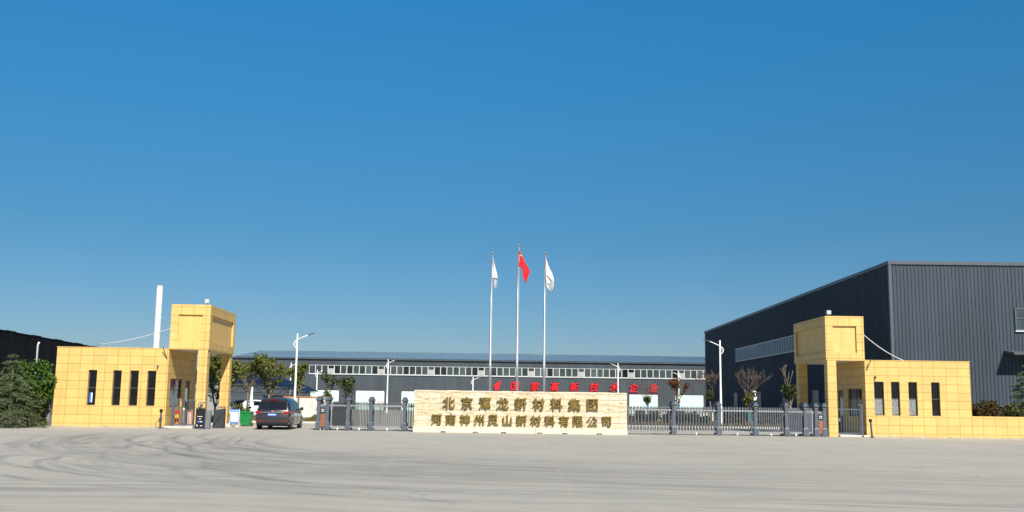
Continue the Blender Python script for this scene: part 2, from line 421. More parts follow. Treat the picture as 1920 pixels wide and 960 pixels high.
M_grey_flag = plain('grey flag cloth', (0.42, 0.43, 0.45), 0.75, var=0.05)
M_yellow_star = plain('yellow star', (0.85, 0.60, 0.05), 0.6, var=0.02)
M_green_bin = plain('green plastic', (0.010, 0.22, 0.055), 0.4)
M_rubber = plain('tyre rubber', (0.018, 0.018, 0.019), 0.8)
M_alloy = plain('alloy rim', (0.45, 0.45, 0.46), 0.3, 0.8)
M_tail = plain('red lamp lens', (0.30, 0.006, 0.010), 0.2)
M_blue = plain('blue panel', (0.03, 0.16, 0.62), 0.5, var=0.04)
M_pale_blue = plain('pale blue marks', (0.45, 0.62, 0.85), 0.5)
M_chrome = plain('chrome', (0.75, 0.75, 0.76), 0.15, 1.0)
M_yellow_stripe = plain('yellow paint', (0.80, 0.52, 0.02), 0.5)
M_pink = plain('pink cloth', (0.62, 0.42, 0.36), 0.85)
M_greyblock = plain('grey block wall', (0.20, 0.205, 0.215), 0.9, var=0.3, scale=3)
M_mortar = plain('rough mortar', (0.33, 0.30, 0.245), 0.95, var=0.3, scale=4)
M_slab = plain('pale concrete slab', (0.52, 0.51, 0.48), 0.85)
M_cream = plain('cream wall', (0.66, 0.60, 0.49), 0.8)
M_stone_cap = plain('smooth sandstone', (0.68, 0.60, 0.45), 0.8, var=0.12, scale=2)
def gold():
    m, N, L, B = nt('brushed gold')
    t = N.new('ShaderNodeTexCoord')
    f = noise(N, L, t.outputs['Object'], 3, 3)
    L.new(ramp_node(N, L, f, [(0.3, (0.26, 0.175, 0.046)), (0.7, (0.42, 0.29, 0.090))]), B.inputs['Base Color'])
    B.inputs['Metallic'].default_value = 0.75; B.inputs['Roughness'].default_value = 0.38
    return m
M_gold = gold()
def paint(name, c):
    m = plain(name, c, 0.28, 0.55, 0.05, 2, 0.5, 0.8)
    return m
M_car_brown = paint('brown metallic paint', (0.072, 0.056, 0.053))
M_car_white = plain('white car paint', (0.72, 0.73, 0.73), 0.25, 0, 0.03, 2, 0.5, 0.6)

# ------------------------------------------------------------------ mesh building
class MB:
    def __init__(s): s.v, s.f = [], []
    def quad(s, a, b, c, d):
        i = len(s.v); s.v += [a, b, c, d]; s.f.append((i, i + 1, i + 2, i + 3)); return s
    def poly(s, pts):
        i = len(s.v); s.v += list(pts); s.f.append(tuple(range(i, i + len(pts)))); return s
    def box(s, x0, x1, y0, y1, z0, z1):
        i = len(s.v)
        s.v += [(x0, y0, z0), (x1, y0, z0), (x1, y1, z0), (x0, y1, z0), (x0, y0, z1), (x1, y0, z1), (x1, y1, z1), (x0, y1, z1)]
        for q in ((0, 3, 2, 1), (4, 5, 6, 7), (0, 1, 5, 4), (1, 2, 6, 5), (2, 3, 7, 6), (3, 0, 4, 7)):
            s.f.append(tuple(i + k for k in q))
        return s
    def hexa(s, p):
        i = len(s.v); s.v += list(p)
        for q in ((0, 3, 2, 1), (4, 5, 6, 7), (0, 1, 5, 4), (1, 2, 6, 5), (2, 3, 7, 6), (3, 0, 4, 7)):
            s.f.append(tuple(i + k for k in q))
        return s
    def taper(s, cx, cy, z0, z1, w0, d0, w1, d1):
        return s.hexa([(cx - w0, cy - d0, z0), (cx + w0, cy - d0, z0), (cx + w0, cy + d0, z0), (cx - w0, cy + d0, z0),
                       (cx - w1, cy - d1, z1), (cx + w1, cy - d1, z1), (cx + w1, cy + d1, z1), (cx - w1, cy + d1, z1)])
    def tube(s, pts, radii, n=8, caps=True):
        pts = [Vector(p) for p in pts]
        if not hasattr(radii, '__len__'): radii = [radii] * len(pts)
        base = len(s.v); ref = None
        for k, p in enumerate(pts):
            t = (pts[min(k + 1, len(pts) - 1)] - pts[max(k - 1, 0)]).normalized()
            if ref is None:
                ref = Vector((1, 0, 0)) if abs(t.x) < 0.9 else Vector((0, 1, 0))
            u = (ref - t * ref.dot(t)).normalized(); w = t.cross(u); ref = u
            for j in range(n):
                a = 2 * PI * j / n
                s.v.append(tuple(p + (u * math.cos(a) + w * math.sin(a)) * radii[k]))
        for k in range(len(pts) - 1):
            for j in range(n):
                a, b = base + k * n + j, base + k * n + (j + 1) % n
                s.f.append((a, b, b + n, a + n))
        if caps:
            s.f.append(tuple(base + j for j in range(n))[::-1])
            s.f.append(tuple(base + (len(pts) - 1) * n + j for j in range(n)))
        return s
    def bar(s, a, b, w):
        return s.tube([a, b], w, 4)
    def cyl(s, c, r, z0, z1, n=16, r1=None):
        return s.tube([(c[0], c[1], z0), (c[0], c[1], z1)], [r, r if r1 is None else r1], n)
    def prism(s, pts2, y0, y1):
        """outline in x,z pushed through in y"""
        n = len(pts2); i = len(s.v)
        s.v += [(x, y0, z) for x, z in pts2] + [(x, y1, z) for x, z in pts2]
        s.f.append(tuple(range(i, i + n))); s.f.append(tuple(range(i + 2 * n - 1, i + n - 1, -1)))
        for k in range(n):
            a, b = i + k, i + (k + 1) % n
            s.f.append((b, a, a + n, b + n))
        return s
    def mesh(s, name):
        me = bpy.data.meshes.new(name)
        me.from_pydata([tuple(v) for v in s.v], [], s.f)
        me.update()
        return me
    def build(s, name, mat, parent=None, smooth=False, fix=True, bevel=0.0):
        me = s.mesh(name)
        if fix:
            bm = bmesh.new(); bm.from_mesh(me)
            bmesh.ops.recalc_face_normals(bm, faces=bm.faces)
            bm.to_mesh(me); bm.free()
        if smooth:
            for p in me.polygons: p.use_smooth = True
        me.materials.append(mat)
        return link(name, me, parent, bevel)

def link(name, me, parent=None, bevel=0.0):
    o = bpy.data.objects.new(name, me)
    col.objects.link(o)
    if parent is not None: o.parent = parent
    if bevel:
        b = o.modifiers.new('bevel', 'BEVEL'); b.width = bevel; b.segments = 2; b.limit_method = 'ANGLE'
    return o

def tag(o, label=None, cat=None, group=None, kind=None):
    if label: o['label'] = label
    if cat: o['category'] = cat
    if group: o['group'] = group
    if kind: o['kind'] = kind
    return o

def thing(name, label, cat, loc=(0, 0, 0), rz=0.0, group=None):
    o = bpy.data.objects.new(name, None); col.objects.link(o)
    o.location = loc; o.rotation_euler = (0, 0, rz)
    o.empty_display_size = 0.2
    return tag(o, label, cat, group)

def copy_tree(o, parent=None):
    c = o.copy(); col.objects.link(c)
    if parent is not None: c.parent = parent
    for ch in [x for x in bpy.data.objects if x.parent == o]:
        copy_tree(ch, c)
    return c

def dup(o, loc, rz=0.0, label=None, group=None):
    c = copy_tree(o); c.location = loc; c.rotation_euler = (0, 0, rz)
    if label: c['label'] = label
    if group: c['group'] = group
    return c

def wall_panel(mb, axis, pos, thick, a0, a1, z0, z1, holes):
    """a wall sheet with real openings. axis 'x': runs along x at y=pos..pos+thick; axis 'y': runs along y at x=pos..pos+thick"""
    us = sorted({a0, a1, *[h[0] for h in holes], *[h[1] for h in holes]})
    zs = sorted({z0, z1, *[h[2] for h in holes], *[h[3] for h in holes]})
    solid = lambda i, j: 0 <= i < len(us) - 1 and 0 <= j < len(zs) - 1 and not any(
        h[0] <= (us[i] + us[i + 1]) / 2 <= h[1] and h[2] <= (zs[j] + zs[j + 1]) / 2 <= h[3] for h in holes)
    P = (lambda u, d, z: (u, pos + d, z)) if axis == 'x' else (lambda u, d, z: (pos + d, u, z))
    for i in range(len(us) - 1):
        for j in range(len(zs) - 1):
            if not solid(i, j): continue
            u0, u1, w0, w1 = us[i], us[i + 1], zs[j], zs[j + 1]
            mb.quad(P(u0, 0, w0), P(u1, 0, w0), P(u1, 0, w1), P(u0, 0, w1))
            mb.quad(P(u0, thick, w0), P(u0, thick, w1), P(u1, thick, w1), P(u1, thick, w0))
            for (di, dj, q) in ((-1, 0, (u0, w0, u0, w1)), (1, 0, (u1, w0, u1, w1)), (0, -1, (u0, w0, u1, w0)), (0, 1, (u0, w1, u1, w1))):
                if not solid(i + di, j + dj):
                    mb.quad(P(q[0], 0, q[1]), P(q[2], 0, q[3]), P(q[2], thick, q[3]), P(q[0], thick, q[1]))
    return mb

def weld(o, d=0.0005):
    bm = bmesh.new(); bm.from_mesh(o.data)
    bmesh.ops.remove_doubles(bm, verts=bm.verts, dist=d)
    bmesh.ops.recalc_face_normals(bm, faces=bm.faces)
    bm.to_mesh(o.data); bm.free()
    return o

def corrugated(mb, p0, p1, z0, z1, pitch, depth, nrm, z1b=None):
    """ribbed sheet from p0 to p1 (x,y), standing z0..z1; ribs stand out along nrm"""
    p0, p1, n = Vector((*p0, 0)), Vector((*p1, 0)), Vector((*nrm, 0))
    l = (p1 - p0).length; k = max(1, int(l / pitch)); pit = l / k; d = (p1 - p0) / l
    prof = []
    for i in range(k):
        b = i * pit
        prof += [(b, 0), (b + pit * 0.62, 0), (b + pit * 0.70, depth), (b + pit * 0.92, depth)]
    prof.append((l, 0))
    base = len(mb.v)
    for (t, h) in prof:
        q = p0 + d * t + n * h
        top = z1 if z1b is None else z1 + (z1b - z1) * t / l
        mb.v += [(q.x, q.y, z0), (q.x, q.y, top)]
    for i in range(len(prof) - 1):
        a = base + 2 * i
        mb.f.append((a, a + 2, a + 3, a + 1))
    return mb

def glyph(ch, size, depth, bevel, shear=0.0):
    c = bpy.data.curves.new('character', 'FONT')
    c.body = ch; c.size = size; c.extrude = depth / 2; c.bevel_depth = bevel; c.bevel_resolution = 0; c.shear = shear
    c.resolution_u = 3
    o = bpy.data.objects.new('character', c); col.objects.link(o)
    dg = bpy.context.evaluated_depsgraph_get()
    me = bpy.data.meshes.new_from_object(o.evaluated_get(dg))
    bpy.data.objects.remove(o); bpy.data.curves.remove(c)
    xs = [v.co.x for v in me.vertices]; ys = [v.co.y for v in me.vertices]
    cx, cy = (min(xs) + max(xs)) / 2, (min(ys) + max(ys)) / 2
    for v in me.vertices:
        v.co = Vector((v.co.x - cx, -v.co.z, v.co.y - cy))
    me.name = 'character'
    me.materials.clear()
    return me

# ================================================================== THE SETTING
g = MB(); g.quad((-2500, -400, 0), (2500, -400, 0), (2500, 4000, 0), (-2500, 4000, 0))
tag(g.build('ground', M_ground, fix=False), kind='structure')

def bed(name, x0, x1, y0, y1):
    """a raised planting bed with a kerb round it"""
    k = MB()
    for b in ((x0 - .12, x1 + .12, y0 - .12, y0), (x0 - .12, x1 + .12, y1, y1 + .12), (x0 - .12, x0, y0, y1), (x1, x1 + .12, y0, y1)):
        k.box(*b, -0.05, 0.12)
    tag(k.build('kerb', M_slab), kind='structure')
    s = MB().box(x0, x1, y0, y1, -0.05, 0.09)
    tag(s.build(name, M_soil), kind='structure')
bed('planting_bed', -21.5, -12.2, 69.5, 75.2)
bed('planting_bed', 7.4, 21.5, 72.2, 88.8)
bed('planting_bed', -24.5, -17.4, 62.6, 68.0)

rng = random.Random(7)
def tufts(name, x0, x1, y0, y1, n, mat, h0, h1, spread=0.10):
    mb = MB()
    for _ in range(n):
        x, y = rng.uniform(x0, x1), rng.uniform(y0, y1)
        for _k in range(4):
            a = rng.uniform(0, 2 * PI); h = rng.uniform(h0, h1); w = 0.018
            dx, dy = math.cos(a), math.sin(a); l = rng.uniform(0.2, 1) * spread
            mb.poly([(x - dy * w, y + dx * w, 0.08), (x + dy * w, y - dx * w, 0.08), (x + dx * l, y + dy * l, 0.08 + h)])
    return tag(mb.build(name, mat, fix=False), kind='stuff')
tufts('grass', -21.4, -12.3, 69.6, 73.0, 2600, M_drygrass, 0.1, 0.34)
tufts('grass', 7.5, 21.4, 72.3, 84.0, 3600, M_drygrass, 0.08, 0.3)
tufts('grass', -24.4, -17.5, 62.7, 65.0, 900, M_drygrass, 0.1, 0.3)

# ================================================================== GATEHOUSES
def slit_window(parent, x0, x1, z0, z1, y, film=False, split=0.5):
    f = MB(); t = 0.045; zm = z0 + (z1 - z0) * split
    f.box(x0, x0 + t, y, y + .06, z0, z1).box(x1 - t, x1, y, y + .06, z0, z1)
    f.box(x0 + t, x1 - t, y, y + .06, z0, z0 + t).box(x0 + t, x1 - t, y, y + .06, z1 - t, z1).box(x0 + t, x1 - t, y, y + .06, zm - t / 2, zm + t / 2)
    w = f.build('window', M_frame_dark, parent)
    MB().box(x0 + t, x1 - t, y + .03, y + .04, zm + t / 2, z1 - t).build('pane', M_glass_room, w)
    MB().box(x0 + t, x1 - t, y + .024, y + .034, z0 + t, zm - t / 2).build('pane', M_film if film else M_glass_room, w)
    return w

def side_window(parent, x, y0, y1, z0, z1, sgn, panes, low_mat):
    """window in a wall that runs along y; sgn is the way it faces"""
    t = 0.06; zm = z0 + (z1 - z0) * 0.62; ym = (y0 + y1) / 2
    f = MB(); X = (x - .07, x - .01) if sgn > 0 else (x + .01, x + .07)
    for b in ((y0, y0 + t, z0, z1), (y1 - t, y1, z0, z1), (y0 + t, y1 - t, z0, z0 + t), (y0 + t, y1 - t, z1 - t, z1), (y0 + t, y1 - t, zm - t / 2, zm + t / 2), (ym - t / 2, ym + t / 2, z0 + t, zm - t / 2), (ym - t / 2, ym + t / 2, zm + t / 2, z1 - t)):
        f.box(X[0], X[1], b[0], b[1], b[2], b[3])
    w = f.build('window', M_frame_dark, parent)
    c = (X[0] + X[1]) / 2
    for (a, b) in ((y0 + t, ym - t / 2), (ym + t / 2, y1 - t)):
        MB().box(c - .005, c + .005, a, b, zm + t / 2, z1 - t).build('pane', M_glass_dark, w)
        MB().box(c - .005, c + .005, a, b, z0 + t, zm - t / 2).build('pane', low_mat, w)
    return w

def footing(name, parent, x0, x1, y, seed, mat=None):
    """rough lip of mortar left along the foot of a wall"""
    rr_ = random.Random(seed); mb = MB(); x = x0
    while x < x1 - .02:
        w = min(rr_.uniform(.12, .5), x1 - x); h = rr_.uniform(.015, .075); d = rr_.uniform(.02, .085)
        mb.hexa([(x, y - d, 0), (x + w, y - d * rr_.uniform(.6, 1.3), 0), (x + w, y - .003, 0), (x, y - .003, 0),
                 (x + .01, y - d * .5, h * .7), (x + w - .01, y - d * .4, h * .8), (x + w - .01, y - .003, h), (x + .01, y - .003, h)]); x += w
    return mb.build(name, mat or M_mortar, parent)
def gatehouse(label, loc, rz, mirror, W, Htop, box_w, box_z0, box_z1, slits, film, low_mat):
    """local x runs away from the outer corner towards the gate; for the mirrored house it is flipped"""
    s = -1 if mirror else 1
    root = thing('gatehouse', label, 'gatehouse', loc, rz)
    X = lambda a, b: (a, b) if s > 0 else (-b, -a)
    D = 6.0
    holes = [(*X(a, b), z0, z1) for (a, b, z0, z1) in slits]
    sw = (0.6, 3.0, 1.12, 2.68); sdoor = (3.75, 4.75, 0.0, 2.62)
    m = MB()
    wall_panel(m, 'x', 0.0, 0.24, *X(0, W), 0, Htop, holes)
    x_in = W - 0.24 if s > 0 else -W
    wall_panel(m, 'y', x_in, 0.24, 0.24, D - .24, 0, Htop, [sw, sdoor])
    wall_panel(m, 'y', 0.0 if s > 0 else -0.24, 0.24, 0.24, D - .24, 0, Htop, [])
    wall_panel(m, 'x', D - 0.24, 0.24, *X(0, W), 0, Htop, [])
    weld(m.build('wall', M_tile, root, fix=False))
    a, b = X(0.25, W - 0.25)
    MB().box(a, b, 0.25, D - .25, Htop - .42, Htop - .25).build('roof', M_slab, root)
    MB().box(a, b, 0.25, D - .25, -0.02, 0.05).build('floor', M_slab, root)
    # aluminium edge on the coping, slightly proud and uneven
    a, b = X(-0.02, W + 0.02)
    MB().box(a, b, -0.025, 0.265, Htop, Htop + 0.035).build('coping', M_plaster, root)
    for (p, q, z0, z1) in slits:
        slit_window(root, *X(p, q), z0, z1, 0.14, film and (p, q) != slits[-1][:2])
    sx = W if s > 0 else -W
    side_window(root, sx - s * 0.08, sw[0], sw[1], sw[2], sw[3], s, 2, low_mat)
    d = MB(); xx = sorted((sx - s * .12, sx - s * .07))
    d.box(xx[0], xx[1], sdoor[0] + .01, sdoor[1] - .01, 0.05, sdoor[3] - .01)
    dr = d.build('door', M_frame_dark, root)
    xx = sorted((sx - s * .07, sx - s * .065))
    MB().box(xx[0], xx[1], sdoor[0] + .12, sdoor[1] - .12, 1.1, sdoor[3] - .14).build('pane', M_glass_dark, dr)
    footing('footing', root, *X(0.0, W), 0.0, 5 if s > 0 else 6)
    # the tower room over the walkway: framed panels on two faces, carried by two pillars
    TD = 6.25
    p0, p1 = W + 0.003, W + box_w
    yf = -0.06
    fr = 0.11
    core = MB()
    a, b = X(p0 + fr, p1 - fr)
    core.box(a, b, yf + fr, TD - fr, box_z0 + 0.04, box_z1 - 0.06)
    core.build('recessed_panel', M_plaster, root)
    tw = MB()
    top_h, bot_h, side_w = 0.56, 0.44, 0.42
    # front face frame
    def fx(q0, q1, z0, z1, y0, y1):
        tw.box(*X(q0, q1), y0, y1, z0, z1)
    fx(p0, p1, box_z1 - top_h, box_z1, yf, yf + fr)
    fx(p0, p1, box_z0, box_z0 + bot_h, yf, yf + fr)
    fx(p0, p0 + side_w, box_z0 + bot_h, box_z1 - top_h, yf, yf + fr)
    fx(p1 - side_w, p1, box_z0 + bot_h, box_z1 - top_h, yf, yf + fr)
    # the face towards the gate
    fx(p1 - fr, p1, box_z1 - top_h, box_z1, yf + fr, TD)
    fx(p1 - fr, p1, box_z0, box_z0 + bot_h, yf + fr, TD)
    fx(p1 - fr, p1, box_z0 + bot_h, box_z1 - top_h, yf + fr, yf + fr + 0.34)
    fx(p1 - fr, p1, box_z0 + bot_h, box_z1 - top_h, TD - 0.45, TD)
    # outer face and back
    fx(p0, p0 + fr, box_z0 + bot_h, box_z1 - top_h, yf + fr, TD)
    fx(p0, p0 + fr, box_z1 - top_h, box_z1, yf + fr, TD)
    fx(p0, p0 + fr, box_z0, box_z0 + bot_h, yf + fr, TD)
    fx(p0 + fr, p1 - fr, box_z0, box_z1, TD - fr, TD)
    fx(p0 + fr, p1 - fr, box_z1 - 0.06, box_z1, yf + fr, TD - fr)
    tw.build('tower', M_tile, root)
    # connecting lintel: the tower sits against the main block, its soffit pale plaster
    MB().box(*X(p0 + fr + .005, p1 - fr - .005), yf + fr + .005, TD - fr - .005, box_z0 - 0.01, box_z0 + 0.035).build('soffit', M_cream, root)
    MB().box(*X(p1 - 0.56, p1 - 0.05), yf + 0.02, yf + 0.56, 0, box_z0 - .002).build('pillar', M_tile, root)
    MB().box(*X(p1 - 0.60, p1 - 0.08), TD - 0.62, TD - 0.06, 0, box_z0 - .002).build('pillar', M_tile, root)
    MB().box(*X(p1 - 0.68, p1 + 0.06), TD - 0.72, TD + 0.04, 0, 0.13).build('plinth', M_slab, root)
    MB().box(*X(W + .02, p1 - 0.60), -0.25, 1.6, 0, 0.11).build('step', M_slab, root, bevel=0.015)
    # small wall clutter: flood light on the tower corner, cable stub, camera bracket
    c = X(p1 - .35, p1 - .12)
    hx = (c[0] + c[1]) / 2
    fl = MB().bar((hx, .06, box_z1), (hx, .06, box_z1 + .14), .02).build('lamp_bracket', M_steel, root)
    MB().hexa([(hx - .11, -.10, box_z1 + .09), (hx + .11, -.10, box_z1 + .09), (hx + .11, .12, box_z1 + .12), (hx - .11, .12, box_z1 + .12),
               (hx - .11, -.14, box_z1 + .29), (hx + .11, -.14, box_z1 + .29), (hx + .11, .08, box_z1 + .33), (hx - .11, .08, box_z1 + .33)]).build('floodlight', M_white_frame, root)
    wx = s * (W - 0.15)
    MB().tube([(wx - s * .12, -.30, Htop + .08), (wx, -.10, Htop - .35), (wx + s * .05, 0.0, Htop - .55)], .025, 6).build('bracket', M_lamp_head, root)
    wx = s * (W - 0.55)
    MB().box(wx - .035, wx + .035, -.12, 0, 3.28, 3.36).box(wx - .02, wx + .02, -.16, -.12, 3.20, 3.32).build('wall_camera', M_lamp_head, root)
    return root

left_slits = [(1.75, 2.21, 1.17, 3.07), (3.06, 3.52, 1.17, 3.07), (3.97, 4.44, 1.17, 3.07), (4.90, 5.37, 1.17, 3.07)]
lg = gatehouse('yellow tiled gatehouse on the left, beside the brown minivan', (-24.66, 55.0, 0), R(3.0), False, 5.99, 4.275, 2.14, 4.26, 6.73,
               left_slits, False, M_glass_teal)
pb = MB().box(1.83, 2.0, 0.150, 0.158, 1.32, 1.86).build('poster', M_blue, lg)
MB().box(1.93, 1.99, 0.1455, 0.1495, 1.34, 1.84).build('white_strip', M_white, pb)
# right house: mirrored, outer corner at x = 25.62
right_slits = [(25.62 - b, 25.62 - a, 1.20, 3.06) for a, b in ((20.24, 20.79), (21.19, 21.67), (22.15, 22.64), (23.42, 23.90))]
rg = gatehouse('yellow tiled gatehouse on the right, against the tall dark warehouse', (25.62, 56.45, 0), R(0.0), True, 5.86, 4.215, 2.16, 4.20, 6.68,
               right_slits, True, M_film)

# low wall that runs on from the right gatehouse
lw = MB(); wall_panel(lw, 'x', 0, 0.24, 0.03, 14.0, 0, 1.22, [])
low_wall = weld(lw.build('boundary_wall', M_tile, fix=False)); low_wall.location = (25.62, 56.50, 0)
tag(low_wall, 'low yellow tiled wall running right from the gatehouse with shrubs behind', 'wall')

footing('footing', low_wall, 0.03, 14.0, 0.0, 8)
# cables slung from the towers
def cable(label, a, b, sag, r=0.022):
    a, b = Vector(a), Vector(b)
    pts = [a.lerp(b, t / 14) - Vector((0, 0, sag * 4 * (t / 14) * (1 - t / 14))) for t in range(15)]
    tag(MB().tube(pts, r, 6).build('cable', M_white, smooth=True), label, 'cable')
cable('pale cable hanging from the left tower over the gatehouse roof', (-18.67, 57.0, 5.72), (-25.6, 62.5, 4.80), 0.18)
cable('white cable sagging from the right tower down to the gatehouse roof', (19.82, 57.6, 6.05), (23.35, 59.5, 4.30), 0.22, 0.020)

# ================================================================== NAME WALL
sw = thing('sign_wall', 'sandstone entrance wall carrying two rows of gold Chinese characters', 'sign wall', (0.57, 54.5, 0))
m = MB(); HW = 5.70
wall_panel(m, 'x', 0.0, 0.75, -HW, HW, 0.33, 2.17, [])
weld(m.build('stone_facing', M_stone, sw, fix=False))
m = MB()
for k in range(7):
    x0 = -HW - .03 + k * (2 * HW + .06) / 7; x1 = x0 + (2 * HW + .06) / 7 - 0.012
    m.box(x0, x1, -0.035, 0.785, 0, 0.325)
m.build('plinth', M_stone_cap, sw, bevel=0.01)
m = MB()
r2 = random.Random(3)
x = -HW
while x < HW - .01:
    w = min(0.58, HW - x); m.box(x, x + w - .006, -0.012 + r2.uniform(0, .02), 0.76, 2.172, 2.225 + r2.uniform(-.008, .012)); x += w
m.build('coping', M_stone_cap, sw, bevel=0.008)
cache = {}
def put_chars(text, xs, z, size, depth, bevel, mat, parent, y, shear=0.0, stretch=(1, 1)):
    for ch, x in zip(text, xs):
        key = (ch, size)
        if key not in cache:
            me = glyph(ch, size, depth, bevel, shear)
            me.materials.append(mat)
            cache[key] = me
        o = link('character', cache[key], parent)
        o.location = (x, y, z); o.scale = (stretch[0], 1, stretch[1])
row1 = '北京潭龙新材料集团'
row2 = '河南神州灵山新材料有限公司'
x1s = [-3.26 + i * (4.42 + 3.26) / 8 - 0.57 for i in range(9)]
x2s = [-3.90 + i * (5.17 + 3.90) / 12 - 0.57 for i in range(13)]
put_chars(row1, x1s, 1.58, 0.66, 0.10, 0.014, M_gold, sw, -0.095)
put_chars(row2, x2s, 0.70, 0.58, 0.10, 0.011, M_gold, sw, -0.095)

# ================================================================== REAR WORKSHOP
RW = thing('workshop', 'long grey clad workshop with blue grey roof behind the gate', 'workshop', (0, 150, 0))
XL, XR, ZE, ZR = -41.2, 33.0, 7.5, 9.1
m = MB(); corrugated(m, (XL, 0), (XR, 0), 0, ZE - 0.12, 0.30, 0.045, (0, -1))
m.build('front_cladding', M_cladding_rear, RW, fix=False)
m = MB(); corrugated(m, (XL, 32), (XL, 0), 0, ZE - 0.12, 0.30, 0.045, (-1, 0)); corrugated(m, (XR, 0), (XR, 32), 0, ZE - 0.12, 0.30, 0.045, (1, 0)); corrugated(m, (XR, 32), (XL, 32), 0, ZE - .12, .3, .045, (0, 1))
m.poly([(XL, 0, ZE - .12), (XL, 32, ZE - .12), (XL, 16, ZR - .1)]); m.poly([(XR, 32, ZE - .12), (XR, 0, ZE - .12), (XR, 16, ZR - .1)])
m.build('end_cladding', M_cladding_rear, RW, fix=False)
# ribbed roof: ribs run up the slope
def ribbed_slope(mb, x0, x1, ya, za, yb, zb, pitch, h):
    k = int((x1 - x0) / pitch); p = (x1 - x0) / k
    prof = []
    for i in range(k):
        prof += [(x0 + i * p, 0), (x0 + i * p + p * .7, 0), (x0 + i * p + p * .78, h), (x0 + i * p + p * .92, h)]
    prof.append((x1, 0)); b = len(mb.v)
    for (xx, hh) in prof: mb.v += [(xx, ya, za + hh), (xx, yb, zb + hh)]
    for i in range(len(prof) - 1): mb.f.append((b + 2 * i, b + 2 * i + 2, b + 2 * i + 3, b + 2 * i + 1))
m = MB(); ribbed_slope(m, XL - .15, XR + .15, -0.35, ZE, 16, ZR, 0.45, 0.06); ribbed_slope(m, XL - .15, XR + .15, 16, ZR, 32.35, ZE, 0.45, 0.06)
rf = m.build('roof', M_roof_blue, RW, fix=False)
MB().box(XL - .2, XR + .2, 15.8, 16.2, ZR + .02, ZR + .14).build('ridge_cap', M_roof_blue, rf)
MB().box(XL, XR, -0.30, -0.10, ZE - .18, ZE - .03).build('gutter', M_trim, RW)
# window band
def rear_window():
    f = MB(); w, h, t = 0.92, 1.27, 0.055
    f.box(-w / 2, -w / 2 + t, -.06, 0, 0, h).box(w / 2 - t, w / 2, -.06, 0, 0, h).box(-w / 2 + t, w / 2 - t, -.06, 0, 0, t).box(-w / 2 + t, w / 2 - t, -.06, 0, h - t, h)
    return f.mesh('window'), MB().box(-w / 2 + t, w / 2 - t, -.02, -.005, t, h - t).mesh('pane')
wm, pm = rear_window(); wm.materials.append(M_white_frame)
gl = []
for mt in (M_glass_teal, M_glass_dark, plain('grey green glass', (0.075, 0.095, 0.095), 0.2, 0, 0.4, 0.4)):
    q = pm.copy(); q.materials.append(mt); gl.append(q)
lv = MB()
for k in range(6): lv.box(-.39, .39, -.13, -.02, .08 + k * .10, .155 + k * .10)
lv.box(-.40, -.36, -.11, -.02, .06, .68).box(.36, .40, -.11, -.02, .06, .68)
lvm = lv.mesh('louvre'); lvm.materials.append(M_ac)
tr = MB().box(-.39, .39, -.075, -.03, .70, .77).mesh('transom'); tr.materials.append(M_white_frame)
r3 = random.Random(11)
nwin = 64
for i in range(nwin):
    x = -29.75 + 0.925 * i + .46
    o = link('window', wm, RW); o.location = (x, -0.05, 5.18)
    p = link('pane', r3.choice(gl + gl[:1]), o)
    if i % 8 == 3:
        link('louvre', lvm, o); link('transom', tr, o)
MB().box(-29.85, -29.75 + .925 * nwin + .1, -.17, -.04, 5.08, 5.172).build('sill', M_white_frame, RW)
# big pale doors
def pale_door(x, w=4.1, h=2.68):
    d = MB().box(x - w / 2, x + w / 2, -.09, -.05, 0, h).build('door', M_door_cyan, RW)
    gr = MB()
    for k in range(1, 4): gr.box(x - w / 2 + .06, x + w / 2 - .06, -.105, -.092, k * h / 4 - .03, k * h / 4 + .03)
    for k in range(0, 5): gr.box(x - w / 2 + k * w / 4 - .035, x - w / 2 + k * w / 4 + .035, -.112, -.091, 0.02, h - .06)
    gr.box(x - w / 2, x + w / 2, -.11, -.091, h - .06, h + .05)
    gr.build('door_frame', M_white, d)
for i in range(9): pale_door(-27.35 + i * 6.72)
# red characters
put_chars('国家高新技术企业', [0.70 + i * 2.925 for i in range(8)], 3.72, 1.38, 0.10, 0.036, M_red, RW, -0.16, 0.14)
pts = [(-.55, -.15), (-.48, .18), (-.10, .38), (.42, .85), (.52, .30), (.34, -.05), (.30, -.32), (.02, -.72), (-.36, -.62), (-.42, -.30)]
fm = MB().prism([(x * .98, z) for x, z in pts], -.06, .06)
o = fm.build('character', M_red, RW); o.location = (-1.88, -.16, 3.72)
sl = MB()
sl.tube([(-.22, -.09, -.35), (-.18, -.09, .1), (.2, -.09, .3)], .03, 5); sl.tube([(.02, -.09, -.5), (.12, -.09, .12)], .03, 5)
sl.build('carved_line', M_cladding_rear, o)

# ================================================================== RIGHT WAREHOUSE
WH = thing('warehouse', 'tall dark grey clad warehouse rising behind the right gatehouse', 'warehouse', (24.59, 65.0, 0), R(-0.95))
WH.scale = (0.9155, 0.9155, 0.927)
H1 = 11.72
m = MB(); corrugated(m, (0.02, 0), (34, 0), 0, H1, 0.26, 0.045, (0, -1))
m.build('front_cladding', M_cladding, WH, fix=False)
m = MB(); corrugated(m, (0, 75), (0, 0.02), 0, H1, 0.26, 0.045, (-1, 0))
m.build('side_cladding', M_cladding, WH, fix=False)
m = MB(); corrugated(m, (34, 75), (0, 75), 0, H1, 0.26, 0.045, (0, 1)); corrugated(m, (34, 0), (34, 75), 0, H1, 0.26, 0.045, (1, 0))
m.build('rear_cladding', M_cladding, WH, fix=False)
MB().box(-.10, .10, -.10, .10, 0, H1).build('corner_trim', M_trim, WH)
MB().box(-.12, 34.1, -.12, .02, H1 - .02, H1 + .22).box(-.12, .02, .02, 75.1, H1 - .02, H1 + .22).box(.02, 34.1, 75, 75.1, H1 - .02, H1 + .22).build('roof_edge', M_trim, WH)
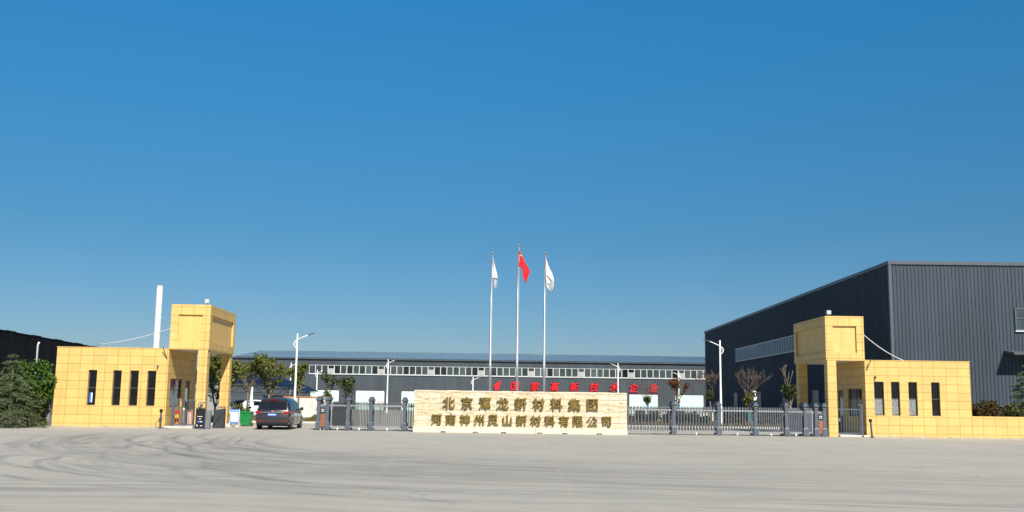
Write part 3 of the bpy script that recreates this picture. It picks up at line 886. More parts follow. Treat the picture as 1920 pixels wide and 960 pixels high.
MB().quad((0, 0, H1 - .05), (34, 0, H1 - .05), (34, 75, H1 - .05), (0, 75, H1 - .05)).build('roof', M_cladding, WH)
# ribbon of windows on the shaded side
n_side = 46
y_s, y_e = 8.0, 53.5
st = (y_e - y_s) / n_side
f = MB(); t = .07
f.box(-.10, -.05, 0, t, 0, 1.56).box(-.10, -.05, t, st, 0, t).box(-.10, -.05, t, st, 1.56 - t, 1.56)
fm_ = f.mesh('window'); fm_.materials.append(M_white_frame)
pm_ = MB().box(-.07, -.05, t, st, t, 1.56 - t).mesh('pane'); pm_.materials.append(M_glass_blue)
for i in range(n_side):
    o = link('window', fm_, WH); o.location = (0, y_s + i * st, 6.80)
    link('pane', pm_, o)
# tall ground floor windows on the shaded side
for y in (52.5, 40.0, 28.5, 18.0):
    w = MB()
    z0, z1 = 0.5, 3.1
    w.box(-.12, -.05, y, y + .09, z0, z1).box(-.12, -.05, y + 2.1, y + 2.19, z0, z1).box(-.12, -.05, y + .09, y + 2.1, z0, z0 + .09).box(-.12, -.05, y + .09, y + 2.1, z1 - .09, z1)
    w.box(-.12, -.05, y + .09, y + 2.1, 2.2, 2.3).box(-.12, -.05, y + 1.05, y + 1.14, z0 + .09, 2.2)
    o = w.build('window', M_trim, WH)
    MB().box(-.08, -.05, y + .09, y + 2.1, z0 + .09, z1 - .09).build('pane', M_glass_blue, o)
# front window near the frame edge, canopy and door below
w = MB()
x0, x1, z0, z1 = 8.62, 11.4, 7.16, 8.72
for b in ((x0, x0 + .1, z0, z1), (x1 - .1, x1, z0, z1), (x0 + .1, x1 - .1, z0, z0 + .1), (x0 + .1, x1 - .1, z1 - .1, z1), ((x0 + x1) / 2 - .04, (x0 + x1) / 2 + .04, z0 + .1, z1 - .1), (x0 + .1, (x0 + x1) / 2 - .04, 7.95, 8.02)):
    w.box(b[0], b[1], -.14, -.05, b[2], b[3])
o = w.build('window', M_trim, WH)
MB().box(x0 - .02, x1 + .02, -.17, -.05, z0 - .09, z0 - .003).build('sill', M_white_frame, o)
MB().box(x0 + .1, x1 - .1, -.09, -.06, z0 + .1, z1 - .1).build('pane', M_glass_teal, o)
cn = MB().hexa([(7.75, -1.55, 5.42), (13.2, -1.55, 5.42), (13.2, -.05, 5.60), (7.75, -.05, 5.60), (7.75, -1.55, 5.56), (13.2, -1.55, 5.56), (13.2, -.05, 5.76), (7.75, -.05, 5.76)]).build('canopy', M_trim, WH)
MB().box(9.3, 12.2, -.12, -.05, 0, 4.6).build('door', M_frame_dark, WH)
fr_ = MB().box(9.15, 9.3, -.16, -.05, 0, 4.75).box(12.2, 12.35, -.16, -.05, 0, 4.75).box(9.3, 12.2, -.16, -.05, 4.6, 4.75).build('door_frame', M_trim, WH)

# ================================================================== LEFT DARK SHED
LS = thing('dark_shed', 'black membrane clad shed behind the conifer on the far left', 'shed', (-36.6, 64.5, 0), math.atan2(3.44, 26.0))
m = MB()
wall_panel(m, 'y', -.3, .3, 0, 70, 0, 6.36, [])
weld(m.build('wall', M_black_roof, LS, fix=False))
MB().box(-22, -.3, 0, 70, 0, 6.2).build('rear_mass', M_black_roof, LS)
ed = MB()
for k in range(35): ed.box(-.34, .03, k * 2.0, k * 2.0 + 1.96, 6.365, 6.42 + (0.05 if k % 3 == 0 else 0))
ed.build('roof_edge', M_black_roof, LS)

# lean-to roof and grey block wall left of the gatehouse
ls = thing('lean_to', 'black lean-to roof wedged between the ivy and the left gatehouse', 'shed', (-27.6, 59.2, 0))
MB().box(-1.6, 2.6, 0, .18, 0, 2.9).build('wall', M_greyblock, ls)
MB().hexa([(-2.2, -.9, 3.02), (2.75, -.9, 3.55), (2.75, 2.5, 3.62), (-2.2, 2.5, 3.10), (-2.2, -.9, 3.09), (2.75, -.9, 3.62), (2.75, 2.5, 3.69), (-2.2, 2.5, 3.17)]).build('roof', M_black_roof, ls)
pp = MB().tube([(-29.1, 62.2, 0.0), (-29.1, 62.2, 4.72), (-29.0, 62.1, 4.86)], .06, 8).build('pipe', M_white, smooth=True)
tag(pp, 'white upright vent pipe standing behind the conifer and ivy', 'pipe')
pp = MB().tube([(-26.2, 58.6, 3.56), (-26.2, 58.6, 4.0)], .04, 6).tube([(-26.25, 58.6, 3.72), (-25.2, 58.6, 3.86)], .04, 6).build('pipe', M_white)
tag(pp, 'short white elbow pipe on the black lean-to roof by the gatehouse', 'pipe')
gw = MB().box(-27.2, -24.75, 55.7, 55.9, 0, 2.3).build('block_wall', M_greyblock)
tag(gw, 'grey block wall below the ivy at the left gatehouse corner', 'wall')

# chimney
ch = thing('chimney', 'tall white banded chimney stack rising behind the left gatehouse', 'chimney', (-38.6, 110, 0))
m = MB(); m.cyl((0, 0), .33, 0, 13.6, 20)
m.build('stack', M_white, ch, smooth=False)
for k in range(10):
    z = 13.55 - k * 1.03
    MB().cyl((0, 0), .352, z - .025, z + .02, 20).build('band', M_ac, ch)

# ================================================================== FLAGPOLES
def flagpole(label, x, y, h):
    t = thing('flagpole', label, 'flagpole', (x, y, 0), 0, 'flagpoles behind the name wall')
    MB().tube([(0, 0, 0), (0, 0, h * .34), (0, 0, h * .34 + .02), (0, 0, h * .68), (0, 0, h * .68 + .02), (0, 0, h)], [.095, .09, .078, .072, .062, .05], 12).build('pole', M_steel, t, smooth=True)
    MB().tube([(0, 0, h), (0, 0, h + .05), (0, 0, h + .12), (0, 0, h + .16)], [.05, .10, .10, .02], 12).build('finial', M_steel, t, smooth=True)
    MB().box(-.35, .35, -.35, .35, 0, .25).build('base', M_slab, t)
    MB().tube([(.09, 0, .9), (.10, 0, h * .5), (.085, 0, h - .1)], .008, 5).build('halyard', M_white, t)
    return t
flagpole('left flagpole of three, flying a small hanging white flag', -1.62, 80, 13.35)
flagpole('tallest middle flagpole of three, flying the red flag', 0.50, 80, 14.0)
flagpole('right flagpole of three, flying the wider white flag', 2.64, 80, 13.4)

def hanging_flag(name, label, loc, profile, mat, lower=None, seed=0, ny=26):
    """a limp flag: profile gives, from top to bottom, the near and far edge of the cloth measured from the pole; the cloth folds in depth"""
    rr = random.Random(seed)
    nx = 12; h = profile[-1][0]
    mb = MB()
    ph = rr.uniform(0, 6)
    def pt(i, j):
        z = profile[0][0] + (h - profile[0][0]) * min(j / ny, 1 - 1e-6)
        for k in range(len(profile) - 1):
            if profile[k][0] <= z <= profile[k + 1][0]:
                f = (z - profile[k][0]) / max(1e-6, profile[k + 1][0] - profile[k][0]); break
        a = profile[k][1] * (1 - f) + profile[k + 1][1] * f; b = profile[k][2] * (1 - f) + profile[k + 1][2] * f
        u = i / nx
        y = 0.09 * math.sin(u * 7 + ph + z * 0.9) * min(1, u * 3) + 0.03 * math.sin(u * 15 + z * 2.0)
        return (a + (b - a) * u, y, -z)
    for j in range(ny + 1):
        for i in range(nx + 1): mb.v.append(pt(i, j))
    for j in range(ny):
        for i in range(nx):
            a = j * (nx + 1) + i; mb.f.append((a, a + 1, a + nx + 2, a + nx + 1))
    o = mb.build(name, mat, None, True, fix=False)
    o.location = loc
    sol = o.modifiers.new('thickness', 'SOLIDIFY'); sol.thickness = 0.01
    if label: tag(o, label, 'flag')
    return o
red = hanging_flag('flag', 'red flag hanging in folds from the middle pole', (0.56, 79.98, 13.62),
             [(0, 0, .06), (.45, 0, .28), (1.0, 0, .55), (1.33, 0.0, .73), (1.36, 0.27, .74), (1.6, .28, .90), (1.9, .30, .82), (2.5, .50, .62), (2.58, .55, .60)], M_red_flag, seed=1)
MB().prism([(.10 * math.sin(k * PI / 5) * (1 if k % 2 == 0 else .42) + .17, .10 * math.cos(k * PI / 5) * (1 if k % 2 == 0 else .42) - .40) for k in range(10)], -.13, -.10).build('star', M_yellow_star, red)
wf = hanging_flag('flag', 'narrow white flag hanging from the left pole', (-1.55, 79.98, 12.92),
             [(0, 0, .04), (.6, 0, .20), (1.2, 0, .36), (1.55, .02, .44)], M_white_flag, seed=2)
hf = hanging_flag('lower_fold', None, (0, 0, 0), [(1.28, .08, .34), (1.5, .10, .44), (2.0, .14, .40), (2.35, .20, .34), (2.4, .22, .30)], M_grey_flag, seed=3)
hf.parent = wf; hf.location = (0, .05, 0)
wf2 = hanging_flag('flag', 'wide white flag hanging from the right pole, grey lower half', (2.71, 79.98, 12.95),
             [(0, 0, .05), (.5, 0, .22), (1.0, 0, .48), (1.5, 0, .64), (1.95, 0.02, .70)], M_white_flag, seed=4)
hf = hanging_flag('lower_fold', None, (0, 0, 0), [(1.3, 0, .12), (1.55, 0, .40), (1.8, .02, .68), (2.2, .06, .70), (2.45, .28, .60), (2.6, .42, .50)], M_grey_flag, seed=5)
hf.parent = wf2; hf.location = (0, -.06, 0)

# ================================================================== STREET LAMPS
def street_lamp(label, x, y, h, side, k=1.0):
    """side +1: arm to the right"""
    t = thing('street_lamp', label, 'street lamp', (x, y, 0), 0, 'white street lamps inside the gate')
    MB().tube([(0, 0, 0), (0, 0, .02), (0, 0, h * .5), (0, 0, h)], [.12, .105, .075, .05], 10).build('pole', M_white, t, smooth=True)
    MB().box(-.2, .2, -.2, .2, 0, .04).box(-.13, .13, -.13, .13, .04, .10).build('base', M_white, t)
    s = side
    pts = [(0, 0, h - 1.05), (-.10 * s, 0, h - 1.0), (-.22 * s, 0, h - .85), (-.25 * s, 0, h - .70), (-.18 * s, 0, h - .55), (0, 0, h - .43), (.40 * s, 0, h - .24), (.80 * s, 0, h - .08)]
    MB().tube(pts, .033, 8).build('arm', M_white, t, smooth=True)
    MB().tube([(-.20 * s, 0, h - .85), (-.12 * s, 0, h - .70), (-.13 * s, 0, h - .58)], .018, 6).build('arm_brace', M_white, t)
    a, b = Vector((.78 * s, 0, h - .09)), Vector((1.25 * s, 0, h + .08))
    d = (b - a).normalized(); n = Vector((-d.z * s, 0, d.x * s)) * .035
    if n.z < 0: n = -n
    w = Vector((0, .09, 0))
    MB().hexa([a - w - n, b - w - n * .5, b + w - n * .5, a + w - n, a - w + n, b - w + n * .5, b + w + n * .5, a + w + n]).build('lamp_head', M_lamp_head, t)
    return t
street_lamp('nearest white street lamp rising just behind the brown minivan', -15.55, 73.5, 6.32, 1)
street_lamp('tall white street lamp behind the right gate, arm pointing left', 15.55, 75.0, 6.36, -1)
street_lamp('far white street lamp left of the name wall, before the window band', -14.5, 120, 6.28, 1)
street_lamp('far white street lamp just above the right end of the name wall', 12.75, 120, 6.21, -1)
street_lamp('distant white street lamp above the carport on the left', -28.15, 130, 6.07, 1)
street_lamp('distant white street lamp beyond the carport roof tip', -26.85, 141, 5.5, 1)
street_lamp('distant white street lamp between the two bushy trees on the right', 21.6, 130, 5.6, -1)
street_lamp('distant white street lamp left of the three flagpoles', -4.95, 135, 4.7, 1)

# ================================================================== TREES AND SHRUBS
def leaf_cloud(mb, rr, c, rad, n, size, squash=1.0, aspect=1.6):
    for _ in range(n):
        while True:
            d = Vector((rr.uniform(-1, 1), rr.uniform(-1, 1), rr.uniform(-1, 1)))
            if d.length <= 1: break
        p = Vector(c) + Vector((d.x * rad, d.y * rad, d.z * rad * squash))
        s = size * rr.uniform(.6, 1.3)
        u = Vector((rr.uniform(-1, 1), rr.uniform(-1, 1), rr.uniform(-.7, .9))).normalized()
        v = u.cross(Vector((rr.uniform(-1, 1), rr.uniform(-1, 1), rr.uniform(-1, 1)))).normalized()
        u = u * s * aspect * .5; v = v * s * .5
        mb.poly([p - u, p + v * .9, p + u, p - v * .9])

def branch_tree(mb, rr, p, d, l, r, depth, tips, up=0.25, spread=0.6, kids=(2, 3)):
    steps = 4; pts = [p.copy()]; rad = [r]; q = p.copy()
    for k in range(steps):
        d = (d + Vector((rr.uniform(-1, 1), rr.uniform(-1, 1), rr.uniform(-.5, 1))) * .20 + Vector((0, 0, up * .12))).normalized()
        q = q + d * (l / steps); pts.append(q.copy()); rad.append(max(.011, r * (1 - .42 * (k + 1) / steps)))
        if depth <= 2 and k >= 1: tips.append((q.copy(), depth))
    mb.tube(pts, rad, 6 if r > .03 else 4, caps=True)
    if depth <= 0:
        tips.append((q.copy(), 0)); return
    for _ in range(rr.randint(*kids)):
        a = rr.uniform(0, 2 * PI)
        side = Vector((math.cos(a), math.sin(a), rr.uniform(-.1, .45)))
        nd = (d * (1 - spread * .55) + side * spread).normalized()
        branch_tree(mb, rr, q - (pts[-1] - pts[-2]) * rr.uniform(0, .8), nd, l * rr.uniform(.62, .85), rad[-1] * .8, depth - 1, tips, up, spread, kids)

def tree(name, label, loc, h, trunk_h, seed, leaf=None, n_leaf=60, leaf_size=.13, cloud=.32, bark=None, wrap=None, depth=3, spread=.6, stems=1, group=None, r=.07, extra=None, keep=1.0, kids=(2, 3)):
    rr = random.Random(seed)
    t = thing(name, label, 'tree', loc, 0, group)
    mb = MB(); tips = []
    lean = Vector((rr.uniform(-.06, .06), rr.uniform(-.06, .06), 1)).normalized()
    top = lean * trunk_h
    mb.tube([Vector((0, 0, -.05)), Vector((0, 0, .05)), lean * trunk_h * .5, top], [r * 1.5, r * 1.2, r, r * .85], 8)
    L0 = (h - trunk_h) * (.42 if depth >= 3 else .55)
    for k in range(max(2, stems)):
        a = 2 * PI * (k + rr.uniform(-.2, .2)) / max(2, stems)
        d = Vector((math.cos(a) * spread * .8, math.sin(a) * spread * .8, 1)).normalized()
        branch_tree(mb, rr, top - lean * rr.uniform(0, .15 * trunk_h), d, L0, r * .62, depth - 1, tips, .3, spread, kids)
    zmax = max(p.z for p, _ in tips); f = h / zmax
    mb.v = [(x * (1 if z < trunk_h else 1), y, z if z < trunk_h else trunk_h + (z - trunk_h) * (h - trunk_h) / max(.1, zmax - trunk_h)) for x, y, z in map(tuple, mb.v)]
    tips = [(Vector((p.x, p.y, trunk_h + (p.z - trunk_h) * (h - trunk_h) / max(.1, zmax - trunk_h))), dd) for p, dd in tips]
    mb.build('trunk', bark or M_bark, t, smooth=True, fix=False)
    if leaf is not None:
        lb = MB()
        for p, dd in tips:
            if rr.random() < keep: leaf_cloud(lb, rr, p, cloud * rr.uniform(.6, 1.2), n_leaf, leaf_size)
        lb.build('crown', leaf, t, fix=False)
    if extra is not None:
        eb = MB(); mt, zc, rad, n, sz = extra
        for _ in range(5):
            c = lean * zc + Vector((rr.uniform(-.5, .5), rr.uniform(-.5, .5), rr.uniform(-.5, .5))) * rad
            leaf_cloud(eb, rr, c, rad * .6, n, sz)
        eb.build('low_shoots', mt, t, fix=False)
    if wrap is not None:
        MB().tube([lean * .05, lean * wrap], [r * 1.55, r * 1.25], 10).build('trunk_wrap', M_teal, t)
    return t
TG = 'young trees in the planting beds inside the gate'
tree('tree', 'full green young tree standing left of the nearest street lamp', (-17.0, 72, 0), 4.6, 1.95, 21, M_leaf, 26, .11, .26, spread=.92, stems=5, r=.085, group=TG, keep=.8)
tree('tree', 'slim leafy tree with teal wrapped trunk right of the nearest lamp', (-16.0, 76.5, 0), 4.15, 2.1, 23, M_leaf, 24, .11, .25, wrap=1.25, spread=.62, stems=3, r=.08, group=TG, keep=.8)
tree('tree', 'leafy tree half hidden between the two left tower pillars', (-19.1, 66, 0), 4.4, 1.0, 25, M_leaf, 28, .13, .30, spread=.42, stems=4, group=TG, bark=M_bark_pale, keep=.85)
tree('tree', 'ragged tree just right of the left tower back pillar', (-19.6, 76, 0), 4.25, 2.1, 29, M_leaf, 15, .11, .27, spread=.8, stems=4, group=TG, keep=.36)
tree('tree', 'thin sparse tree before the first pale door, dense low leaves', (-15.6, 88, 0), 3.75, 1.6, 31, M_leaf_dark, 7, .15, .26, wrap=1.55, spread=.42, stems=3, bark=M_bark_pale, group=TG, extra=(M_leaf_dark, 1.9, .5, 40, .16), keep=.6)
tree('tree', 'small upright tree between the first and second pale doors', (-14.0, 88, 0), 3.4, 1.4, 33, M_leaf_dark, 9, .15, .27, wrap=1.1, spread=.5, stems=4, group=TG, keep=.7)
tree('bare_tree', 'bare spreading tree with a low green tuft right of the name wall', (11.9, 88, 0), 3.5, 1.55, 35, None, wrap=1.6, spread=.72, stems=5, bark=M_bark_dead, group=TG, extra=(M_leaf_dark, 1.85, .42, 36, .16), depth=4)
tree('tree', 'slim tree with rusty red top leaves right of the name wall', (14.1, 86, 0), 3.65, 1.6, 37, M_leaf_rust, 15, .10, .25, wrap=1.6, spread=.46, stems=3, group=TG, keep=.6)
tree('bare_tree', 'bare tree with reddish twigs left of the tall right lamp', (16.2, 82, 0), 4.25, 2.0, 39, M_leaf_rust, 1, .12, .3, wrap=1.35, spread=.55, stems=4, bark=M_bark_dead, group=TG, extra=(M_leaf_dark, 2.3, .45, 30, .15), depth=4, keep=.18)
tree('bare_tree', 'tallest bare tree against the shaded warehouse wall, green bush on its trunk', (18.85, 80.3, 0), 4.75, 1.75, 41, None, wrap=1.45, spread=.48, stems=6, bark=M_bark_dead, group=TG, extra=(M_leaf, 1.95, .62, 70, .15), depth=4, r=.08)
tree('tree', 'tree partly hidden behind the right tower pillar, dense green middle', (20.5, 74, 0), 4.6, 1.6, 43, None, spread=.32, stems=3, bark=M_bark_pale, group=TG, extra=(M_leaf_dark, 2.5, .8, 90, .16), depth=3)
bag = MB()
rb = random.Random(5)
for k in range(14):
    p = Vector((rb.uniform(-.12, .12), rb.uniform(-.1, .1), rb.uniform(-.38, .38)))
    bag.poly([p + Vector((rb.uniform(-.16, .16), rb.uniform(-.12, .12), rb.uniform(-.16, .16))) for _ in range(4)])
bg_ = bag.build('plastic_bag', M_white, fix=False); bg_.location = (19.25, 80.1, 2.35)
tag(bg_, 'white plastic bag caught in the tallest bare tree', 'bag')

def shrub(name, label, loc, sx, sy, h, seed, mat, n=40, leaf=.12, cat='shrub', group=None, stems=10):
    rr = random.Random(seed)
    t = thing(name, label, cat, loc, 0, group)
    st = MB(); lb = MB()
    for k in range(stems):
        a = rr.uniform(0, 2 * PI); q = rr.uniform(0.1, 1) ** .6
        tip = Vector((math.cos(a) * sx * q, math.sin(a) * sy * q, h * rr.uniform(.45, 1.0) * (1 - .35 * q)))
        st.tube([Vector((tip.x * .15, tip.y * .15, 0)), tip * .55 + Vector((0, 0, h * .08)), tip], [.025, .018, .008], 5)
        for f in (.45, .7, .95):
            leaf_cloud(lb, rr, tip * f + Vector((0, 0, h * .06)), min(sx, sy, h) * .33, n, leaf)
    st.build('stems', M_bark, t, fix=False)
    lb.build('foliage', mat, t, fix=False)
    return t
shrub('shrub', 'upright dark shrub by the green bin before the carport', (-17.6, 66.4, 0), .8, .6, 1.75, 51, M_leaf_dark, 34, .12)
shrub('shrub', 'low rounded shrub behind the green bin', (-17.2, 64.4, 0), .8, .6, .95, 52, M_leaf_dark, 34, .10)
shrub('shrub', 'thin brownish shrub between the bin and the minivan', (-16.9, 71.4, 0), .75, .6, 1.6, 53, M_leaf_mixed, 20, .11)
shrub('shrub', 'brown withered shrub left of the left gate control post', (-13.55, 73.2, 0), .5, .5, 1.6, 54, M_leaf_rust, 16, .11)
shrub('hedge', 'low clipped green hedge left of the left gate', (-13.3, 71.2, 0), 1.0, .4, .7, 55, M_leaf, 50, .09, 'hedge', stems=16)
for i, (x, y, w, h, lab) in enumerate([(8.6, 77.6, 1.1, 1.0, 'dark hedge clump seen through the right gate beside the name wall'), (10.6, 77.9, 1.2, 1.15, 'dark hedge clump seen through the gate under the bare spreading tree'),
                                     (12.7, 77.6, 1.2, 1.1, 'dark hedge clump seen through the gate under the rusty topped tree'), (14.3, 77.8, .9, 1.0, 'dark hedge clump just left of the tall right lamp'),
                                     (16.9, 76.6, 1.2, .85, 'low reddish hedge clump just right of the tall lamp'), (18.9, 75.9, 1.1, .8, 'low reddish hedge clump under the tallest bare tree'), (20.6, 75.6, .8, .8, 'low reddish hedge clump by the right tower pillar')]):
    shrub('hedge', lab, (x, y, 0.05), w, .7, h, 60 + i, M_leaf_dark if i < 4 else M_leaf_mixed, 60, .12, 'hedge', 'hedge clumps behind the right gate', 18)
shrub('shrub', 'red and green bush behind the low yellow wall', (28.3, 60.4, 0), 1.35, .9, 2.52, 71, M_leaf_mixed, 90, .10, stems=26)
shrub('shrub', 'dark green bush between the reddish bush and the right conifer', (30.2, 60.9, 0), 1.1, .9, 2.28, 72, M_leaf_dark, 90, .11, stems=22)
shrub('shrub', 'bright green bush at the left picture edge behind the conifer', (-27.3, 54.6, 0), 1.2, .9, 2.6, 73, M_ivy, 90, .11, stems=22)
shrub('shrub', 'dense dark bush between the conifer and the grey block wall', (-25.5, 54.2, 0), .6, .6, 2.2, 74, M_leaf_dark, 70, .10, stems=20)
shrub('shrub', 'tiny weed at the foot of the left gatehouse corner', (-24.95, 54.7, 0), .22, .2, .38, 75, M_leaf, 14, .06, stems=8)

def conifer(label, loc, h, rad, seed, n_tier=12):
    rr = random.Random(seed)
    t = thing('conifer', label, 'tree', loc, 0, 'conifers beside the gatehouses')
    tr = MB(); nb = MB()
    tr.tube([(0, 0, 0), (0.02, 0, h * .5), (0, 0, h * .97)], [.075, .05, .012], 8)
    def needle_spray(p, d, n, ln):
        for _ in range(n):
            q = p + Vector((rr.uniform(-1, 1), rr.uniform(-1, 1), rr.uniform(-.6, .4))) * .045
            u = (d * .8 + Vector((rr.uniform(-1, 1), rr.uniform(-1, 1), rr.uniform(-1.0, .5))) * .75).normalized()
            w = u.cross(Vector((rr.uniform(-1, 1), rr.uniform(-1, 1), rr.uniform(-1, 1)))).normalized() * .013
            nb.poly([q - w, q + w, q + u * ln * rr.uniform(.7, 1.3)])
    for k in range(n_tier):
        f = k / (n_tier - 1)
        z = h * (.05 + .90 * f)
        reach = rad * (1 - f) ** .75 * (1.0 if k else .8) + .18
        nbr = int(8 - 3 * f)
        a0 = rr.uniform(0, 6.28)
        for b in range(nbr):
            a = a0 + 2 * PI * b / nbr + rr.uniform(-.3, .3)
            L = reach * rr.uniform(.55, 1.25)
            dv = Vector((math.cos(a), math.sin(a), 0))
            pts = []
            rise, droop = rr.uniform(.05, .35), rr.uniform(.25, .5)
            for s in range(8):
                u = s / 7
                pts.append(Vector((0, 0, z)) + dv * L * u + Vector((0, 0, rise * L * u - droop * L * u * u * 1.15 )))
            tr.tube(pts, [.018 * (1 - .75 * s / 7) for s in range(8)], 4)
            side = Vector((-dv.y, dv.x, 0))
            for s in range(1, 8):
                d = (pts[s] - pts[s - 1]).normalized()
                needle_spray(pts[s], d, 12, .13)
                if s >= 2:
                    for sg in (-1, 1):
                        l2 = L * .34 * (1 - .45 * s / 7) * rr.uniform(.6, 1.2)
                        e = pts[s] + (side * sg * .8 + dv * .55).normalized() * l2 + Vector((0, 0, -l2 * rr.uniform(.1, .5)))
                        for v in (.35, .7, 1.0):
                            needle_spray(pts[s].lerp(e, v), (e - pts[s]).normalized(), 7, .11)
    tr.build('trunk', M_bark, t, fix=False)
    nb.build('crown', M_needle, t, fix=False)
    return t
conifer('drooping blue green conifer at the left picture edge', (-25.72, 52.4, 0), 3.9, 1.6, 81)
conifer('drooping conifer cut by the right picture edge under the canopy', (31.55, 61.9, 0), 4.5, 1.6, 82)

# ivy on the grey wall and the gatehouse corner
iv = thing('ivy', 'bright green ivy spilling over the grey wall beside the left gatehouse', 'vine', (-25.4, 55.4, 0))
rr = random.Random(91); lb = MB(); sb = MB()
for k in range(120):
    x = rr.uniform(-1.7, .72); z = rr.uniform(1.35, 3.4)
    if x > .45 and not (2.0 < z < 2.7): continue
    if x > .1 and z > 3.35: continue
    leaf_cloud(lb, rr, (x, rr.uniform(-.5, .15) - .25, z), .27, 42, .10)
for (x, z0, z1) in ((-.2, 2.2, .75), (.15, 2.2, 1.0), (.42, 2.5, 1.55), (-.02, 1.2, .35)):
    n = 7
    for i in range(n):
        z = z0 + (z1 - z0) * i / (n - 1)
        leaf_cloud(lb, rr, (x + rr.uniform(-.06, .06), .0, z), .13, 22, .09)
    sb.tube([(x, .1, z0), (x + .04, .08, (z0 + z1) / 2), (x - .03, .1, 0.05)], .014, 5)
for k in range(6):
    x = rr.uniform(-1.5, .3); sb.tube([(x, .05, 0), (x + .1, -.1, 1.5), (x + rr.uniform(-.3, .3), -.2, 3.0)], .02, 5)
sb.build('stems', M_bark, iv, fix=False); lb.build('foliage', M_ivy, iv, fix=False)

# ================================================================== SLIDING GATES
def gate(label, loc, rz, length, posts, pickets, bar_mat, ctrl, picket_w, link_mat, light_from=99):
    t = thing('sliding_gate', label, 'gate', loc, rz, 'folding gates across the entrance')
    D = 0.62
    def post_mesh():
        m = MB()
        for y in (-D / 2, D / 2):
            m.taper(0, y, .06, .42, .135, .105, .135, .105)
            m.taper(0, y, .42, .47, .125, .10, .095, .08)
            m.taper(0, y, .47, 1.50, .092, .075, .085, .07)
            m.taper(0, y, 1.50, 1.62, .11, .095, .11, .095)
        m.box(-.075, .075, -D / 2 + .08, D / 2 - .08, 1.40, 1.60)
        return m.mesh('post')
    pm = post_mesh(); pm.materials.append(M_slate)
    cm_ = MB().taper(0, 0, 1.622, 1.68, .15, D / 2 + .17, .15, D / 2 + .17).taper(0, 0, 1.682, 1.79, .13, D / 2 + .15, .07, D / 2 + .03).taper(0, 0, 1.79, 1.83, .085, D / 2 + .05, .085, D / 2 + .05).mesh('post_cap')
    cm_.materials.append(M_slate)
    lm = MB().box(-.045, .045, -D / 2 - .10, -D / 2 - .094, 1.53, 1.575).mesh('warning_light'); lm.materials.append(M_orange)
    wh = MB()
    for x in (-.09, .09):
        for y in (-D / 2, D / 2): wh.tube([(x - .018, y, .055), (x + .018, y, .055)], .055, 10)
    wm_ = wh.mesh('castor'); wm_.materials.append(M_white)
    for x in posts:
        p = link('post', pm, t); p.location = (x, 0, 0)
        link('post_cap', cm_, p); link('warning_light', lm, p); link('castor', wm_, p)
    # pickets: hoops of a front and a back bar
    w = picket_w
    pk = MB()
    for y in (-.24, .24):
        ww = w if y < 0 else w * .5
        pk.box(-ww, ww, y - .018, y + .018, .16, 1.38)
        pk.taper(0, y, 1.38, 1.44, w * .55, .014, w * 1.15, .022)
        pk.taper(0, y, 1.44, 1.56, w * 1.15, .022, .004, .004)
    pk.box(-w * .8, w * .8, -.22, .22, 1.30, 1.345)
    km = pk.mesh('picket'); km.materials.append(bar_mat)
    km2 = km.copy(); km2.materials.clear(); km2.materials.append(M_gate_grey)
    for x in pickets:
        o = link('picket', km2 if x > light_from else km, t); o.location = (x, 0, 0)
    # scissor links between neighbouring pickets, top and bottom
    allx = sorted(list(pickets) + list(posts))
    for y in (-.275, .275):
        for z in (1.335, .20):
            lk = MB(); h = .050
            lk.bar((min(allx), y + .006, z), (max(allx), y + .006, z), .010)
            for a, b in zip(allx, allx[1:]):
                if b - a > .5 or b - a < .04: continue
                q = .015 if b - a > .09 else .007
                lk.bar((a, y, z - h), (b, y, z + h), q); lk.bar((a, y + .012, z + h), (b, y + .012, z - h), q)
            lk.build('scissor_link', link_mat, t)
    dark = MB()
    for y in (-.2, .2):
        dark.box(min(allx), max(allx), y - .01, y + .01, 1.40, 1.425)
    dark.build('top_rail', M_gate_dark, t)
    rl = MB()
    for y in (-.32, .32): rl.box(min(allx) - .1, max(allx) + .1, y - .025, y + .025, .004, .018)
    rl.build('floor_rail', M_steel, t)
    cs = MB()
    for a, b in zip(sorted(posts), sorted(posts)[1:]):
        if b - a > .8: cs.tube([((a + b) / 2 - .02, -.27, .05), ((a + b) / 2 + .02, -.27, .05)], .05, 10).box((a + b) / 2 - .03, (a + b) / 2 + .03, -.29, -.25, .07, .16)
    cs.build('castor', M_white, t)
    # drive unit between the end posts
    a, b = ctrl
    u = MB().box(a + .09, b - .09, -.36, .36, .10, 1.28).build('drive_unit', M_slate, t, bevel=.02)
    c = (a + b) / 2
    MB().taper(c, -.1, 1.282, 1.36, .14, .22, .10, .15).build('unit_top', M_slate, u)
    MB().box(c - .125, c + .125, -.385, -.362, .93, 1.20).build('display', M_black, u)
    MB().box(c - .085, c + .085, -.392, -.386, 1.08, 1.14).box(c - .085, c + .085, -.392, -.386, .99, 1.04).build('display_text', M_ac, u)
    MB().box(c - .12, c + .12, -.385, -.362, .16, .86).build('copper_panel', M_copper, u)
    MB().cyl((0, 0), .09, 0, .01).build('emblem', M_copper, u).matrix_local = Matrix.Translation((c, -.386, .52)) @ Matrix.Rotation(R(90), 4, 'X')
    MB().tube([(b + .20, -.25, .12), (b + .20, -.25, 1.55)] if ctrl[0] < length / 2 else [(a - .20, -.25, .12), (a - .20, -.25, 1.55)], .022, 8).build('guide_tube', M_gate_silver, t)
    for x in (c - .1, c + .1): MB().tube([(x - .02, -.33, .05), (x + .02, -.33, .05)], .05, 10).build('castor', M_white, t)
    return t
def spread_x(a, b, n): return [a + (b - a) * (i + .5) / n for i in range(n)]
